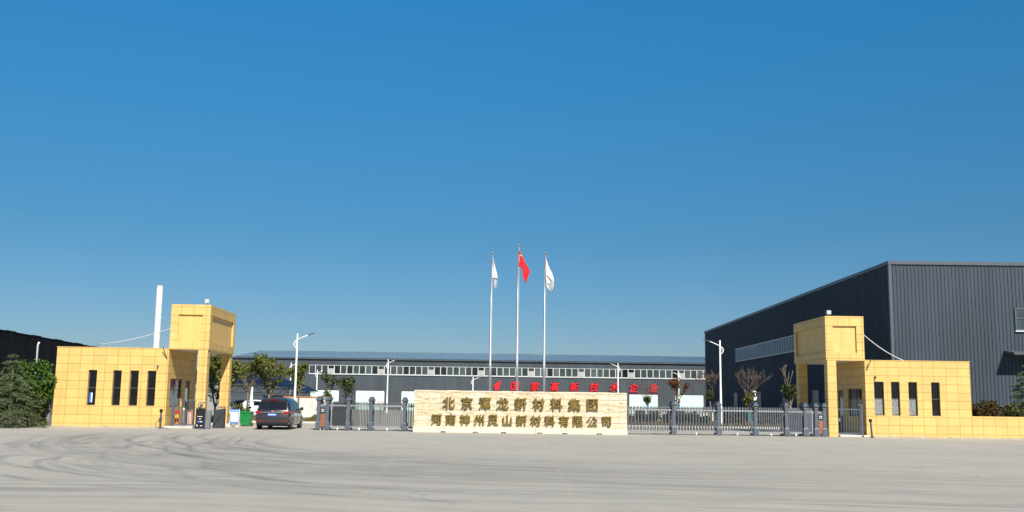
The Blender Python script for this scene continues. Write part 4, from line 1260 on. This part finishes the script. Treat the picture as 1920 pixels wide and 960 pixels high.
# left gate: x measured from -10.5
Lp = [0.10, 0.58, 1.72, 2.94, 4.76]
Lk = spread_x(.80, 1.58, 15) + spread_x(1.86, 2.30, 7) + spread_x(2.30, 2.80, 6) + spread_x(3.08, 4.62, 13) + spread_x(4.90, 5.75, 6)
gate('closely folded dark gate left of the name wall', (-10.5, 55.75, 0), 0, 5.75, Lp, Lk, M_gate_dark, (0.10, 0.58), .020, M_gate_silver, 3.0)
# right gate: x measured from 6.2, runs slightly away from the road
Rp = [2.68, 5.15, 7.18, 8.88, 9.92, 10.52, 10.98]
Rk = spread_x(.10, 2.52, 13) + spread_x(2.86, 4.98, 13) + spread_x(5.32, 7.02, 11) + spread_x(7.35, 8.72, 11) + spread_x(9.02, 9.78, 8) + spread_x(10.05, 10.40, 5)
gate('opened out grey gate right of the name wall', (6.25, 55.75, 0), R(2.0), 11.0, Rp, Rk, M_gate_grey, (10.52, 10.98), .034, M_gate_silver)

# ================================================================== PEDESTRIAN GATES, KIOSK, BARRIER, BOLLARDS
def pedestrian_gate(label, loc, rz, w, tall_left):
    t = thing('pedestrian_gate', label, 'gate', loc, rz, 'barred pedestrian gates beside the gatehouses')
    f = MB(); f.box(.06, w, -.025, .025, .16, .22).box(.06, w, -.025, .025, 1.48, 1.54)
    f.box(.06, .11, -.025, .025, .22, 1.48).box(w - .05, w, -.025, .025, .22, 1.48)
    f.build('frame', M_slate, t)
    n = 7
    for k in range(n):
        x = .11 + (w - .16) * (k + 1) / (n + 1)
        MB().box(x - .014, x + .014, -.014, .014, .22, 1.48).build('bar', M_slate, t)
    px = 0.0 if tall_left else w + .06
    MB().box(px - .05, px + .055, -.07, .07, .11, 1.72).build('post', M_slate, t)
    q = -1 if tall_left else 1
    MB().box(px - .04 + (0 if tall_left else -.16), px + .20 + (0 if tall_left else -.16), -.05, .05, 1.722, 1.78).build('closer_arm', M_slate, t)
    lx = w - .16 if tall_left else .16
    MB().box(lx - .05, lx + .05, -.05, -.026, .85, 1.0).build('lock', M_steel, t)
    return t
pedestrian_gate('barred grey pedestrian gate under the left tower', (-18.45, 55.75, 0), R(3), 1.22, True)
pedestrian_gate('barred grey pedestrian gate under the right tower', (18.18, 56.75, 0), 0, 1.35, False)

k = thing('access_kiosk', 'black access kiosk with screen before the left tower pillar', 'kiosk', (-16.47, 54.35, 0))
MB().box(-.23, .23, -.12, .12, .06, 1.10).build('cabinet', M_black, k, bevel=.015)
MB().box(-.25, .25, -.14, .14, 0, .06).build('base', M_slate, k)
MB().box(-.17, .17, -.128, -.121, .70, 1.02).build('screen', M_glass_dark, k)
for (a, b, c, d) in ((-.14, .14, .655, .68), (-.05, .07, .53, .56), (.0, .14, .375, .42), (-.16, -.10, .155, .235), (.03, .15, .165, .20)): MB().box(a, b, -.127, -.121, c, d).build('printed_mark', M_white, k)
MB().prism([(-.13, .44), (-.02, .44), (-.02, .39), (-.075, .33), (-.13, .39)], -.128, -.121).build('blue_shield', M_blue, k)
MB().box(-.10, -.0, -.07, .05, 1.10, 1.16).taper(-.06, -.02, 1.16, 1.31, .085, .07, .085, .07).build('camera', M_lamp_head, k)
MB().tube([(-.06, -.105, 1.235), (-.06, -.092, 1.235)], .035, 10).build('camera_lens', M_white, k)
MB().hexa([(-.12, -.20, 1.38), (.28, -.20, 1.36), (.28, .08, 1.36), (-.12, .08, 1.38), (-.12, -.20, 1.42), (.28, -.20, 1.40), (.28, .08, 1.42), (-.12, .08, 1.44)]).box(.06, .10, -.04, .0, 1.10, 1.36).build('camera_hood', M_steel, k)

p = thing('steel_cabinet', 'plain grey cabinet between the black kiosk and the barrier', 'cabinet', (-16.27, 55.0, 0))
MB().hexa([(-.18, -.15, 0), (.14, -.15, 0), (.14, .15, 0), (-.18, .15, 0), (-.18, -.15, .90), (.17, -.15, .94), (.17, .15, 1.0), (-.18, .15, .96)]).build('body', plain('mid grey metal', (0.19, .20, .215), .45), p, bevel=.015)
MB().box(-.20, .19, -.165, -.155, .02, .04).build('trim', M_slate, p)

b = thing('barrier_machine', 'dark barrier machine with sloped top beside the left pillar', 'barrier', (-16.05, 56.35, 0))
MB().hexa([(-.30, -.22, 0), (.30, -.22, 0), (.30, .22, 0), (-.30, .22, 0), (-.22, -.20, 1.0), (.30, -.20, 1.08), (.30, .20, 1.08), (-.22, .20, 1.0)]).build('cabinet', M_gate_dark, b, bevel=.02)
MB().hexa([(-.24, -.232, .18), (-.20, -.232, .18), (.28, -.222, .86), (.24, -.222, .86), (-.24, -.226, .18), (-.20, -.226, .18), (.28, -.216, .86), (.24, -.216, .86)]).build('door_line', M_black, b)
MB().box(-.02, .32, -.12, .12, 1.09, 1.14).build('arm_hub', M_steel, b)
MB().box(.02, .26, -.13, .13, 1.14, 1.20).box(-.02, .06, -.14, -.12, 1.15, 1.19).build('warning_lamp', M_orange, b)

def bollard(label, loc):
    t = thing('bollard', label, 'bollard', loc, 0, 'slim black card reader posts')
    MB().cyl((0, 0), .10, 0, .04, 12).build('base', M_black, t)
    MB().tube([(0, 0, .04), (0, 0, .85)], [.055, .048], 10).build('post', M_lamp_head, t)
    MB().box(-.075, .075, -.07, .06, .85, 1.02).build('reader_head', M_black, t, bevel=.015)
    MB().box(-.03, .03, -.075, -.07, .90, .97).build('reader_window', M_glass_dark, t)
    return t
bl = bollard('slim black post with cable before the left gatehouse', (-18.72, 54.75, 0))
bollard('slim black leaning post before the right gatehouse', (19.72, 55.55, 0)).rotation_euler = (0, R(-4), 0)
MB().tube([(-.05, 0, .5), (-.22, -.05, .3), (-.25, -.08, .1), (-.1, -.1, .02), (.5, -.12, .02)], .014, 6).build('cable', M_black, bl)

# behind the left pedestrian gate
s = thing('striped_post', 'red and yellow striped post behind the left pedestrian gate', 'post', (-18.62, 57.05, 0))
for i in range(4):
    MB().cyl((0, 0), .10, .05 + i * .22, .05 + (i + 1) * .22 - .002, 12).build('stripe', M_yellow_stripe if i % 2 == 0 else M_red, s)
s = thing('gas_cylinder', 'grey cylinder with green cap behind the left pedestrian gate', 'cylinder', (-18.35, 57.4, 0))
MB().tube([(0, 0, .05), (0, 0, .95), (0, 0, 1.06)], [.11, .11, .06], 12).build('body', M_steel, s); MB().cyl((0, 0), .07, 1.062, 1.14, 10).build('cap', M_green_bin, s)
s = thing('draped_table', 'small table under a pink cloth behind the left pedestrian gate', 'table', (-17.75, 58.1, 0))
m = MB()
for i in range(24):
    a0, a1 = i / 24, (i + 1) / 24
    x0, x1 = -.5 + a0, -.5 + a1
    m.quad((x0, -.32 - .03 * math.sin(i * 1.9), .05), (x1, -.32 - .03 * math.sin((i + 1) * 1.9), .05), (x1, -.31, .86), (x0, -.31, .86))
m.quad((-.5, .3, .05), (-.5, -.32, .05), (-.5, -.31, .86), (-.5, .3, .86)); m.quad((.5, -.32, .05), (.5, .3, .05), (.5, .3, .86), (.5, -.31, .86))
m.build('cloth', M_pink, s, fix=False); MB().box(-.53, .53, -.34, .34, .862, .90).build('tabletop', M_orange, s)
bt = MB().tube([(-17.62, 58.0, .902), (-17.62, 58.0, 1.12), (-17.62, 58.0, 1.22)], [.07, .07, .025], 10).build('bottle', M_white)
tag(bt, 'white bottle standing on the pink draped table', 'bottle')

# info board and bin
s = thing('notice_board', 'blue framed white notice board on legs by the green bin', 'sign', (-16.05, 59.6, 0), R(4))
tilt = lambda z: -.28 + .22 * z
def slab(mb, x0, x1, z0, z1, d, th=.02):
    mb.hexa([(x0, tilt(z0) - d, z0), (x1, tilt(z0) - d, z0), (x1, tilt(z0) - d + th, z0), (x0, tilt(z0) - d + th, z0), (x0, tilt(z1) - d, z1), (x1, tilt(z1) - d, z1), (x1, tilt(z1) - d + th, z1), (x0, tilt(z1) - d + th, z1)]); return mb
slab(MB(), -.24, .24, .20, 1.0, 0).build('board', M_blue, s)
slab(MB(), -.19, .19, .30, .84, .006, .004).build('paper', M_white, s)
slab(slab(MB(), -.15, -.03, .89, .94, .006, .004), .03, .15, .89, .94, .006, .004).build('heading', M_pale_blue, s)
tx = MB()
for i in range(4): slab(tx, -.14, .14 - .05 * (i % 2), .74 - i * .035, .752 - i * .035, .010, .003)
slab(tx, -.12, -.02, .42, .47, .010, .003); slab(tx, .02, .12, .36, .40, .010, .003)
tx.build('text_lines', M_pale_blue, s)
for x in (-.25, .25):
    MB().bar((x, -.30, .02), (x, -.06, 1.02), .018).build('leg', M_white, s)
    MB().bar((x, .22, .02), (x, -.06, .98), .016).build('leg', M_white, s)
MB().box(-.36, -.14, -.38, -.2, 0, .05).box(.12, .34, -.38, -.2, 0, .05).build('foot', M_cream, s)
s = thing('wheelie_bin', 'bright green plastic bin beside the notice board', 'bin', (-15.72, 60.9, 0), R(-5))
MB().taper(0, 0, .05, .78, .24, .26, .33, .34).build('body', M_green_bin, s, bevel=.03)
MB().taper(0, 0, .782, .86, .37, .38, .355, .36).build('lid', M_green_bin, s, bevel=.02)
MB().tube([(-.28, .32, .10), (-.20, .32, .10)], .10, 12).tube([(.20, .32, .10), (.28, .32, .10)], .10, 12).build('wheel', M_rubber, s)
MB().bar((-.22, .40, .84), (.22, .40, .84), .02).build('handle', M_green_bin, s)

# ground flood lights along the name wall
def spot(x):
    t = thing('ground_light', 'low white flood light at the foot of the name wall', 'light', (x, 54.22, 0), 0, 'flood lights at the foot of the name wall')
    MB().taper(0, 0, .04, .13, .13, .07, .12, .06).build('housing', M_white, t, bevel=.01)
    MB().box(-.13, -.08, -.08, .0, 0, .08).box(.08, .13, -.08, .0, 0, .08).build('bracket', M_black, t)
    MB().box(-.07, .07, -.078, -.066, .03, .085).build('lens', M_black, t)
    return t
sp0 = spot(-3.52)
for x, lb_ in ((-3.52, 'low flood light at the foot of the name wall, leftmost of six'), (-1.82, 'low flood light at the wall foot, second from the left'), (-.32, 'low flood light at the wall foot, left of its middle'),
               (1.60, 'low flood light at the wall foot, right of its middle'), (2.93, 'low flood light at the wall foot, second from the right'), (4.77, 'low flood light at the foot of the name wall, rightmost of six')):
    o = sp0 if x == -3.52 else dup(sp0, (x, 54.22, 0)); o['label'] = lb_

# round traffic sign seen over the left gate
s = thing('traffic_sign', 'round white sign with a red ring behind the left gate', 'sign', (-8.9, 70, 0))
MB().tube([(0, 0, 0), (0, 0, 1.3)], .03, 8).build('post', M_steel, s)
d = MB().cyl((0, 0), .155, 0, .02, 28).build('disc', M_white, s); d.matrix_local = Matrix.Translation((0, -.03, 1.42)) @ Matrix.Rotation(R(90), 4, 'X')
m = MB()
for i in range(28):
    a0, a1 = 2 * PI * i / 28, 2 * PI * (i + 1) / 28
    m.quad((.125 * math.cos(a0), -.056, 1.42 + .125 * math.sin(a0)), (.125 * math.cos(a1), -.056, 1.42 + .125 * math.sin(a1)), (.158 * math.cos(a1), -.056, 1.42 + .158 * math.sin(a1)), (.158 * math.cos(a0), -.056, 1.42 + .158 * math.sin(a0)))
m.build('ring', M_red, s); MB().box(-.03, .03, -.062, -.052, 1.34, 1.42).build('mark', M_red, s)

# ================================================================== CARPORT AND LOW WALL
cp = thing('carport', 'carport with curved navy roof on white posts behind the minivan', 'carport', (-20, 86, 0))
back = [(-9.5, 4.0), (-4.2, 3.85), (-2.0, 3.75), (0.1, 3.32), (1.8, 2.95), (3.3, 2.28)]
frnt = [(-9.5, 2.95), (-4.2, 2.86), (-2.0, 2.78), (0.1, 2.66), (1.8, 2.52), (3.4, 2.20)]
def lerp_prof(p, x):
    for (a, za), (b, zb) in zip(p, p[1:]):
        if a <= x <= b: return za + (zb - za) * (x - a) / (b - a)
    return p[-1][1]
m = MB(); nx, ny = 30, 8
for i in range(nx + 1):
    x = -9.5 + 12.85 * i / nx
    zb, zf = lerp_prof(back, min(x, 3.3)), lerp_prof(frnt, x)
    for j in range(ny + 1):
        v = j / ny
        m.v.append((x, -2.2 + 4.6 * v, zf + (zb - zf) * math.sin(v * PI / 2)))
for i in range(nx):
    for j in range(ny):
        a = i * (ny + 1) + j; m.f.append((a, a + ny + 1, a + ny + 2, a + 1))
o = m.build('canopy', M_navy, cp, True, fix=False); sol = o.modifiers.new('thickness', 'SOLIDIFY'); sol.thickness = .06
for x in (-8.6, -5.2, -1.35, 1.75, 3.25):
    zt = lerp_prof(frnt, min(x, 3.3)) - .06
    MB().tube([(x, -2.0, 0), (x, -2.0, zt * .55), (x + .02, -2.0, zt)], [.14, .13, .07] if x < 0 else [.09, .09, .07], 8).build('post', M_white if x < 1 else M_trim, cp)
for y in (-1.9, 1.6):
    tr_ = MB()
    for (x0, x1) in ((-8.6, -5.2), (-5.2, -1.35), (-1.35, 1.75), (1.75, 3.25)):
        zt = min(lerp_prof(frnt, x0), lerp_prof(frnt, min(x1, 3.3))) - .12; zb = zt - .55
        tr_.bar((x0, y, zt), (x1, y, zt), .03); tr_.bar((x0, y, zb), (x1, y, zb), .03); tr_.bar((x0, y, zb - .18), (x1, y, zb - .18), .02)
        n = max(2, int((x1 - x0) / .62)); sgn = 1
        for i in range(n):
            a, b = x0 + (x1 - x0) * i / n, x0 + (x1 - x0) * (i + 1) / n
            tr_.bar((a, y, zb if sgn > 0 else zt), (b, y, zt if sgn > 0 else zb), .022); sgn = -sgn
    tr_.build('truss', M_lamp_head, cp)

s = thing('white_wall', 'low white wall with orange coping behind the minivan', 'wall', (-17.9, 82.4, 0))
MB().box(-.4, 3.45, 0, .25, 0, 1.72).build('wall', plain('off white render', (0.56, 0.55, 0.51), 0.8, var=.12, scale=1.5), s); MB().box(-.45, 3.5, -.05, .30, 1.72, 1.80).build('coping', M_orange, s)
s = thing('cream_shed', 'low cream shed with flat roof under the carport', 'shed', (-21.4, 89.4, 0))
MB().box(-.3, 2.35, 0, 1.6, 0, 1.78).build('wall', M_cream, s); MB().box(-.4, 2.45, -.15, 1.7, 1.78, 1.88).build('roof', M_ac, s)
shrub('shrub', 'rusty red shrub before the cream shed under the carport', (-20.7, 88.4, 0), .5, .4, 2.0, 57, M_leaf_rust, 16, .13)
s = thing('cream_wall', 'low cream wall seen through the right gate below the pale doors', 'wall', (12.2, 90, 0))
MB().box(0, 6.2, 0, .2, 0, .85).build('wall', M_cream, s); MB().box(-.03, 6.23, -.03, .23, .85, .92).build('coping', M_slab, s)

# ================================================================== VEHICLES
def make_car(name, label, cat, loc, rz, paint_mat, stations, wheels, wheel_r, halfw, glass_runs, rear_glass=True, front_glass=None, plate=True, group=None, detail=True):
    """body lofted along y (rear at y=0); a station is a list of half outline points (x, y, z) from sill to roof centre"""
    t = thing(name, label, cat, loc, rz, group)
    m = MB(); n = len(stations[0])
    for st in stations:
        m.v += [(x, y, z) for x, y, z in st] + [(-x, y, z) for x, y, z in st[-2::-1]]
    w = 2 * n - 1
    for i in range(len(stations) - 1):
        for j in range(w - 1):
            a = i * w + j; m.f.append((a, a + 1, a + w + 1, a + w))
        m.f.append((i * w + w - 1, i * w, (i + 1) * w, (i + 1) * w + w - 1))
    for i, rev in ((0, True), (len(stations) - 1, False)):
        for j in range(n - 1):
            a, b = i * w + j, i * w + w - 1 - j
            q = (a, a + 1, b - 1, b) if j < n - 2 else (a, a + 1, b)
            m.f.append(q if not rev else q[::-1])
    body = m.build('body', paint_mat, t, smooth=True)
    sb = body.modifiers.new('round', 'BEVEL'); sb.width = .035; sb.segments = 2; sb.limit_method = 'ANGLE'; sb.angle_limit = R(28)
    V = lambda i, j, sg: Vector((stations[i][j][0] * sg, stations[i][j][1], stations[i][j][2]))
    def pane(name_, i0, i1, j0, j1, sg, f0, f1, g0, g1, mat, parent=t, off=.012, th=.006):
        """panel laid on the body between stations i0,i1 and outline points j0,j1, pulled in to the given fractions"""
        a, b, c, d = V(i0, j0, sg), V(i1, j0, sg), V(i1, j1, sg), V(i0, j1, sg)
        P = lambda u, v: (a.lerp(b, u)).lerp(d.lerp(c, u), v)
        nrm = (b - a).cross(d - a).normalized()
        if nrm.x * sg < 0: nrm = -nrm
        q = [P(f0, g0), P(f1, g0), P(f1, g1), P(f0, g1)]
        mb = MB().hexa([x + nrm * (off - .03) for x in q] + [x + nrm * off for x in q])
        return mb.build(name_, mat, parent)
    for (i0, i1, f0, f1) in glass_runs:
        for sg in (1, -1): pane('side_window', i0, i1, 3, 4, sg, f0, f1, .10, .93, M_glass_dark)
    def cross_pane(name_, i, j0, j1, inset, g0, g1, mat, off, sy):
        a, b = V(i, j0, 1), V(i, j1, 1)
        p, q = a.lerp(b, g0), a.lerp(b, g1)
        nrm = Vector((0, -(b.z - a.z), b.y - a.y)).normalized() * (1 if sy < 0 else -1)
        pts = [Vector((-p.x + inset, p.y, p.z)), Vector((p.x - inset, p.y, p.z)), Vector((q.x - inset, q.y, q.z)), Vector((-q.x + inset, q.y, q.z))]
        return MB().hexa([x - nrm * .02 for x in pts] + [x + nrm * off for x in pts]).build(name_, mat, t)
    if rear_glass: cross_pane('rear_window', 0, 3, 4, .04, .06, 1.0, M_glass_dark, .012, -1)
    # wheels
    for (y, sg) in [(yy, sgn) for yy in wheels for sgn in (1, -1)]:
        x0, x1 = sorted((sg * (halfw - .20), sg * (halfw + .012)))
        wl_ = thing('wheel', None, None, (0, 0, 0)); wl_.parent = t
        ty = MB(); segs = 24
        prof = [(x0, wheel_r * .62), (x0, wheel_r * .94), (x0 + .03, wheel_r), (x1 - .03, wheel_r), (x1, wheel_r * .94), (x1, wheel_r * .66)]
        for k in range(segs):
            a = 2 * PI * k / segs
            for (xx, rr_) in prof: ty.v.append((xx, y + rr_ * math.cos(a), wheel_r + rr_ * math.sin(a)))
        for k in range(segs):
            for j in range(len(prof) - 1):
                a, b_ = k * 6 + j, ((k + 1) % segs) * 6 + j
                ty.f.append((a, a + 1, b_ + 1, b_))
        ty.build('tyre', M_rubber, wl_, smooth=False)
        rm = MB(); xo = x1 - .012 if sg > 0 else x0 + .012
        rm.tube([(xo - sg * .03, y, wheel_r), (xo - sg * .015, y, wheel_r)], wheel_r * .66, 20)
        rim = rm.build('rim_back', M_black, wl_)
        sp = MB()
        for k in range(5):
            a = 2 * PI * k / 5 + .3
            c, s_ = math.cos(a), math.sin(a)
            for dlt in (-.14, .14):
                c2, s2 = math.cos(a + dlt), math.sin(a + dlt)
                sp.bar((xo, y + c * .05, wheel_r + s_ * .05), (xo, y + c2 * wheel_r * .64, wheel_r + s2 * wheel_r * .64), .018)
        for k in range(20):
            a, b_ = 2 * PI * k / 20, 2 * PI * (k + 1) / 20
            sp.bar((xo, y + math.cos(a) * wheel_r * .64, wheel_r + math.sin(a) * wheel_r * .64), (xo, y + math.cos(b_) * wheel_r * .64, wheel_r + math.sin(b_) * wheel_r * .64), .018)
        sp.build('rim', M_alloy, wl_)
    # dark wheel arches and underside
    ar = MB()
    for y in wheels:
        for sg in (1, -1):
            xa, xb = sorted((sg * (halfw - .14), sg * (halfw + .006)))
            k0 = 14; R0, R1 = wheel_r * 1.0, wheel_r * 1.16
            for k in range(k0):
                a0, a1 = PI * k / k0, PI * (k + 1) / k0
                ar.hexa([(xa, y + R0 * math.cos(a0), wheel_r + R0 * math.sin(a0)), (xb, y + R0 * math.cos(a0), wheel_r + R0 * math.sin(a0)), (xb, y + R1 * math.cos(a0), wheel_r + R1 * math.sin(a0)), (xa, y + R1 * math.cos(a0), wheel_r + R1 * math.sin(a0)),
                         (xa, y + R0 * math.cos(a1), wheel_r + R0 * math.sin(a1)), (xb, y + R0 * math.cos(a1), wheel_r + R0 * math.sin(a1)), (xb, y + R1 * math.cos(a1), wheel_r + R1 * math.sin(a1)), (xa, y + R1 * math.cos(a1), wheel_r + R1 * math.sin(a1))])
    ar.build('wheel_arch', M_black, t)
    L = stations[-1][0][1]
    MB().box(-halfw + .08, halfw - .08, .25, L - .3, .20, .34).build('underside', M_black, t)
    return t, pane, cross_pane

def st(y, xs, zs, ys=None):
    ys = ys or [0] * 7
    return [(x, y + d, z) for x, z, d in zip(xs, zs, ys)]
zs = [.30, .44, .74, 1.04, 1.52, 1.64, 1.70]
van = [st(0, [.80, .865, .875, .83, .70, .60, 0], [.32, .46, .76, 1.03, 1.50, 1.60, 1.655], [.08, 0, .02, .08, .30, .42, .36]),
       st(.55, [.89, .925, .93, .905, .74, .63, 0], [.27, .42, .74, 1.03, 1.54, 1.65, 1.70]),
       st(1.5, [.90, .925, .93, .91, .75, .64, 0], [.25, .42, .74, 1.02, 1.57, 1.68, 1.735]),
       st(2.6, [.90, .925, .93, .91, .75, .64, 0], [.25, .42, .74, 1.01, 1.56, 1.675, 1.73]),
       st(3.25, [.90, .925, .93, .905, .73, .61, 0], [.25, .42, .74, 1.0, 1.46, 1.58, 1.64]),
       st(4.0, [.89, .92, .925, .87, .80, .68, 0], [.25, .42, .72, .98, 1.03, 1.07, 1.10]),
       st(4.5, [.84, .87, .87, .80, .70, .58, 0], [.26, .40, .66, .84, .90, .93, .95]),
       st(4.75, [.66, .72, .72, .64, .55, .45, 0], [.30, .40, .60, .74, .78, .80, .81])]
car, pane, cross = make_car('minivan', 'brown metallic minivan with blue plate driving in past the left gatehouse', 'minivan', (-12.76, 54.75, 0), R(2.0), M_car_brown, van, (.92, 3.85), .335, .925,
                            [(0, 1, .42, .96), (1, 2, .06, .97), (2, 3, .04, .97), (3, 4, .05, .92), (4, 5, .10, .70)])
# tailgate details
MB().box(-.60, .60, -.012, .10, .905, .935).build('chrome_strip', M_chrome, car)
for sg in (1, -1):
    x0, x1 = sorted((sg * .62, sg * .85))
    MB().hexa([(x0, .022, .86), (x1, .022, .86), (x1, .22, .86), (x0, .22, .86), (x0, .045, .99), (x1, .045, .99), (x1, .22, .99), (x0, .22, .99)]).build('tail_lamp', M_tail, car)
    x0, x1 = sorted((sg * .80, sg * .932))
    MB().box(x0, x1, .10, .34, .875, .975).build('tail_lamp', M_tail, car)
    x0, x1 = sorted((sg * .50, sg * .80))
    MB().box(x0, x1, -.012, .05, .435, .475).build('reflector', M_tail, car)
    mr = MB().box(*sorted((sg * .92, sg * 1.09)), 3.30, 3.42, 1.02, 1.19).build('mirror', M_black, car, bevel=.03)
    MB().box(*sorted((sg * .925, sg * .943)), 1.30, 1.46, .86, .885).build('door_handle', M_chrome, car)
    MB().box(*sorted((sg * .925, sg * .943)), 2.45, 2.61, .86, .885).build('door_handle', M_chrome, car)
    MB().box(*sorted((sg * .915, sg * .938)), 1.40, 3.35, .36, .385).build('side_trim', M_chrome, car)
pl = MB().box(-.23, .23, -.014, .06, .745, .87).build('number_plate', M_blue, car)
MB().box(-.19, -.13, -.018, -.013, .78, .84).box(-.10, -.05, -.018, -.013, .78, .84).box(-.03, .02, -.018, -.013, .78, .84).box(.05, .09, -.018, -.013, .78, .84).box(.12, .18, -.018, -.013, .78, .84).build('plate_marks', M_white, pl)
MB().box(-.84, .84, .02, .12, .30, .40).build('lower_bumper', M_black, car, bevel=.02)
MB().box(-.78, .78, -.01, .05, .585, .60).build('bumper_seam', M_black, car)
MB().tube([(0, -.005, .985), (0, .06, .985)], .045, 14).build('badge', M_chrome, car)
MB().box(-.22, .22, .285, .36, 1.575, 1.60).build('brake_lamp', M_tail, car)
MB().tube([(-.5, .27, 1.06), (-.15, .28, 1.10)], .012, 6).build('wiper', M_black, car)
for y in (1.42, 2.55): 
    for sg in (1, -1): MB().box(*sorted((sg * .924, sg * .9345)), y, y + .012, .36, 1.0).build('door_seam', M_black, car)

sedan = [st(0, [.72, .80, .82, .76, .60, .5, 0], [.34, .46, .70, .92, .98, 1.0, 1.01], [.06, 0, .02, .06, .12, .16, .14]),
         st(.55, [.84, .88, .89, .85, .70, .6, 0], [.27, .40, .70, .95, 1.02, 1.05, 1.07]),
         st(1.25, [.86, .89, .90, .86, .66, .56, 0], [.25, .40, .70, .95, 1.34, 1.41, 1.44]),
         st(2.2, [.86, .89, .90, .87, .67, .57, 0], [.25, .40, .70, .94, 1.40, 1.47, 1.50]),
         st(2.9, [.86, .89, .90, .86, .64, .54, 0], [.25, .40, .70, .93, 1.33, 1.40, 1.43]),
         st(3.6, [.86, .88, .89, .83, .70, .60, 0], [.25, .40, .68, .90, .95, .98, 1.0]),
         st(4.3, [.80, .83, .84, .76, .62, .5, 0], [.27, .40, .62, .78, .83, .86, .87]),
         st(4.55, [.62, .70, .70, .60, .5, .4, 0], [.32, .42, .58, .68, .72, .74, .75])]
def parked(label, loc, rz):
    c, pn, cr = make_car('parked_car', label, 'car', loc, rz, M_car_white, sedan, (.85, 3.65), .31, .89, [(1, 2, .35, .97), (2, 3, .04, .97), (3, 4, .05, .80)], rear_glass=False, group='white cars parked inside the gate')
    cr('windscreen', 4, 3, 4, .05, .0, .01, M_glass_dark, .012, 1) if False else None
    q = MB().hexa([(-.74, 2.98, 1.31), (.74, 2.98, 1.31), (.80, 3.50, .985), (-.80, 3.50, .985), (-.62, 3.0, 1.40), (.62, 3.0, 1.40), (.70, 3.55, 1.02), (-.70, 3.55, 1.02)]).build('windscreen', M_glass_dark, c)
    for sg in (1, -1):
        MB().box(*sorted((sg * .45, sg * .76)), 4.25, 4.42, .64, .76).build('headlight', M_chrome, c)
        MB().box(*sorted((sg * .88, sg * 1.02)), 2.95, 3.06, .92, 1.04).build('mirror', M_car_white, c, bevel=.02)
        MB().box(*sorted((sg * .40, sg * .78)), -.005, .12, .74, .88).build('tail_lamp', M_tail, c)
    return c
parked('white car under the carport near the left tower pillar', (-24.6, 87.0, 0), R(-82))
parked('white car under the carport beside the white carport post', (-19.2, 85.6, 0), R(95))
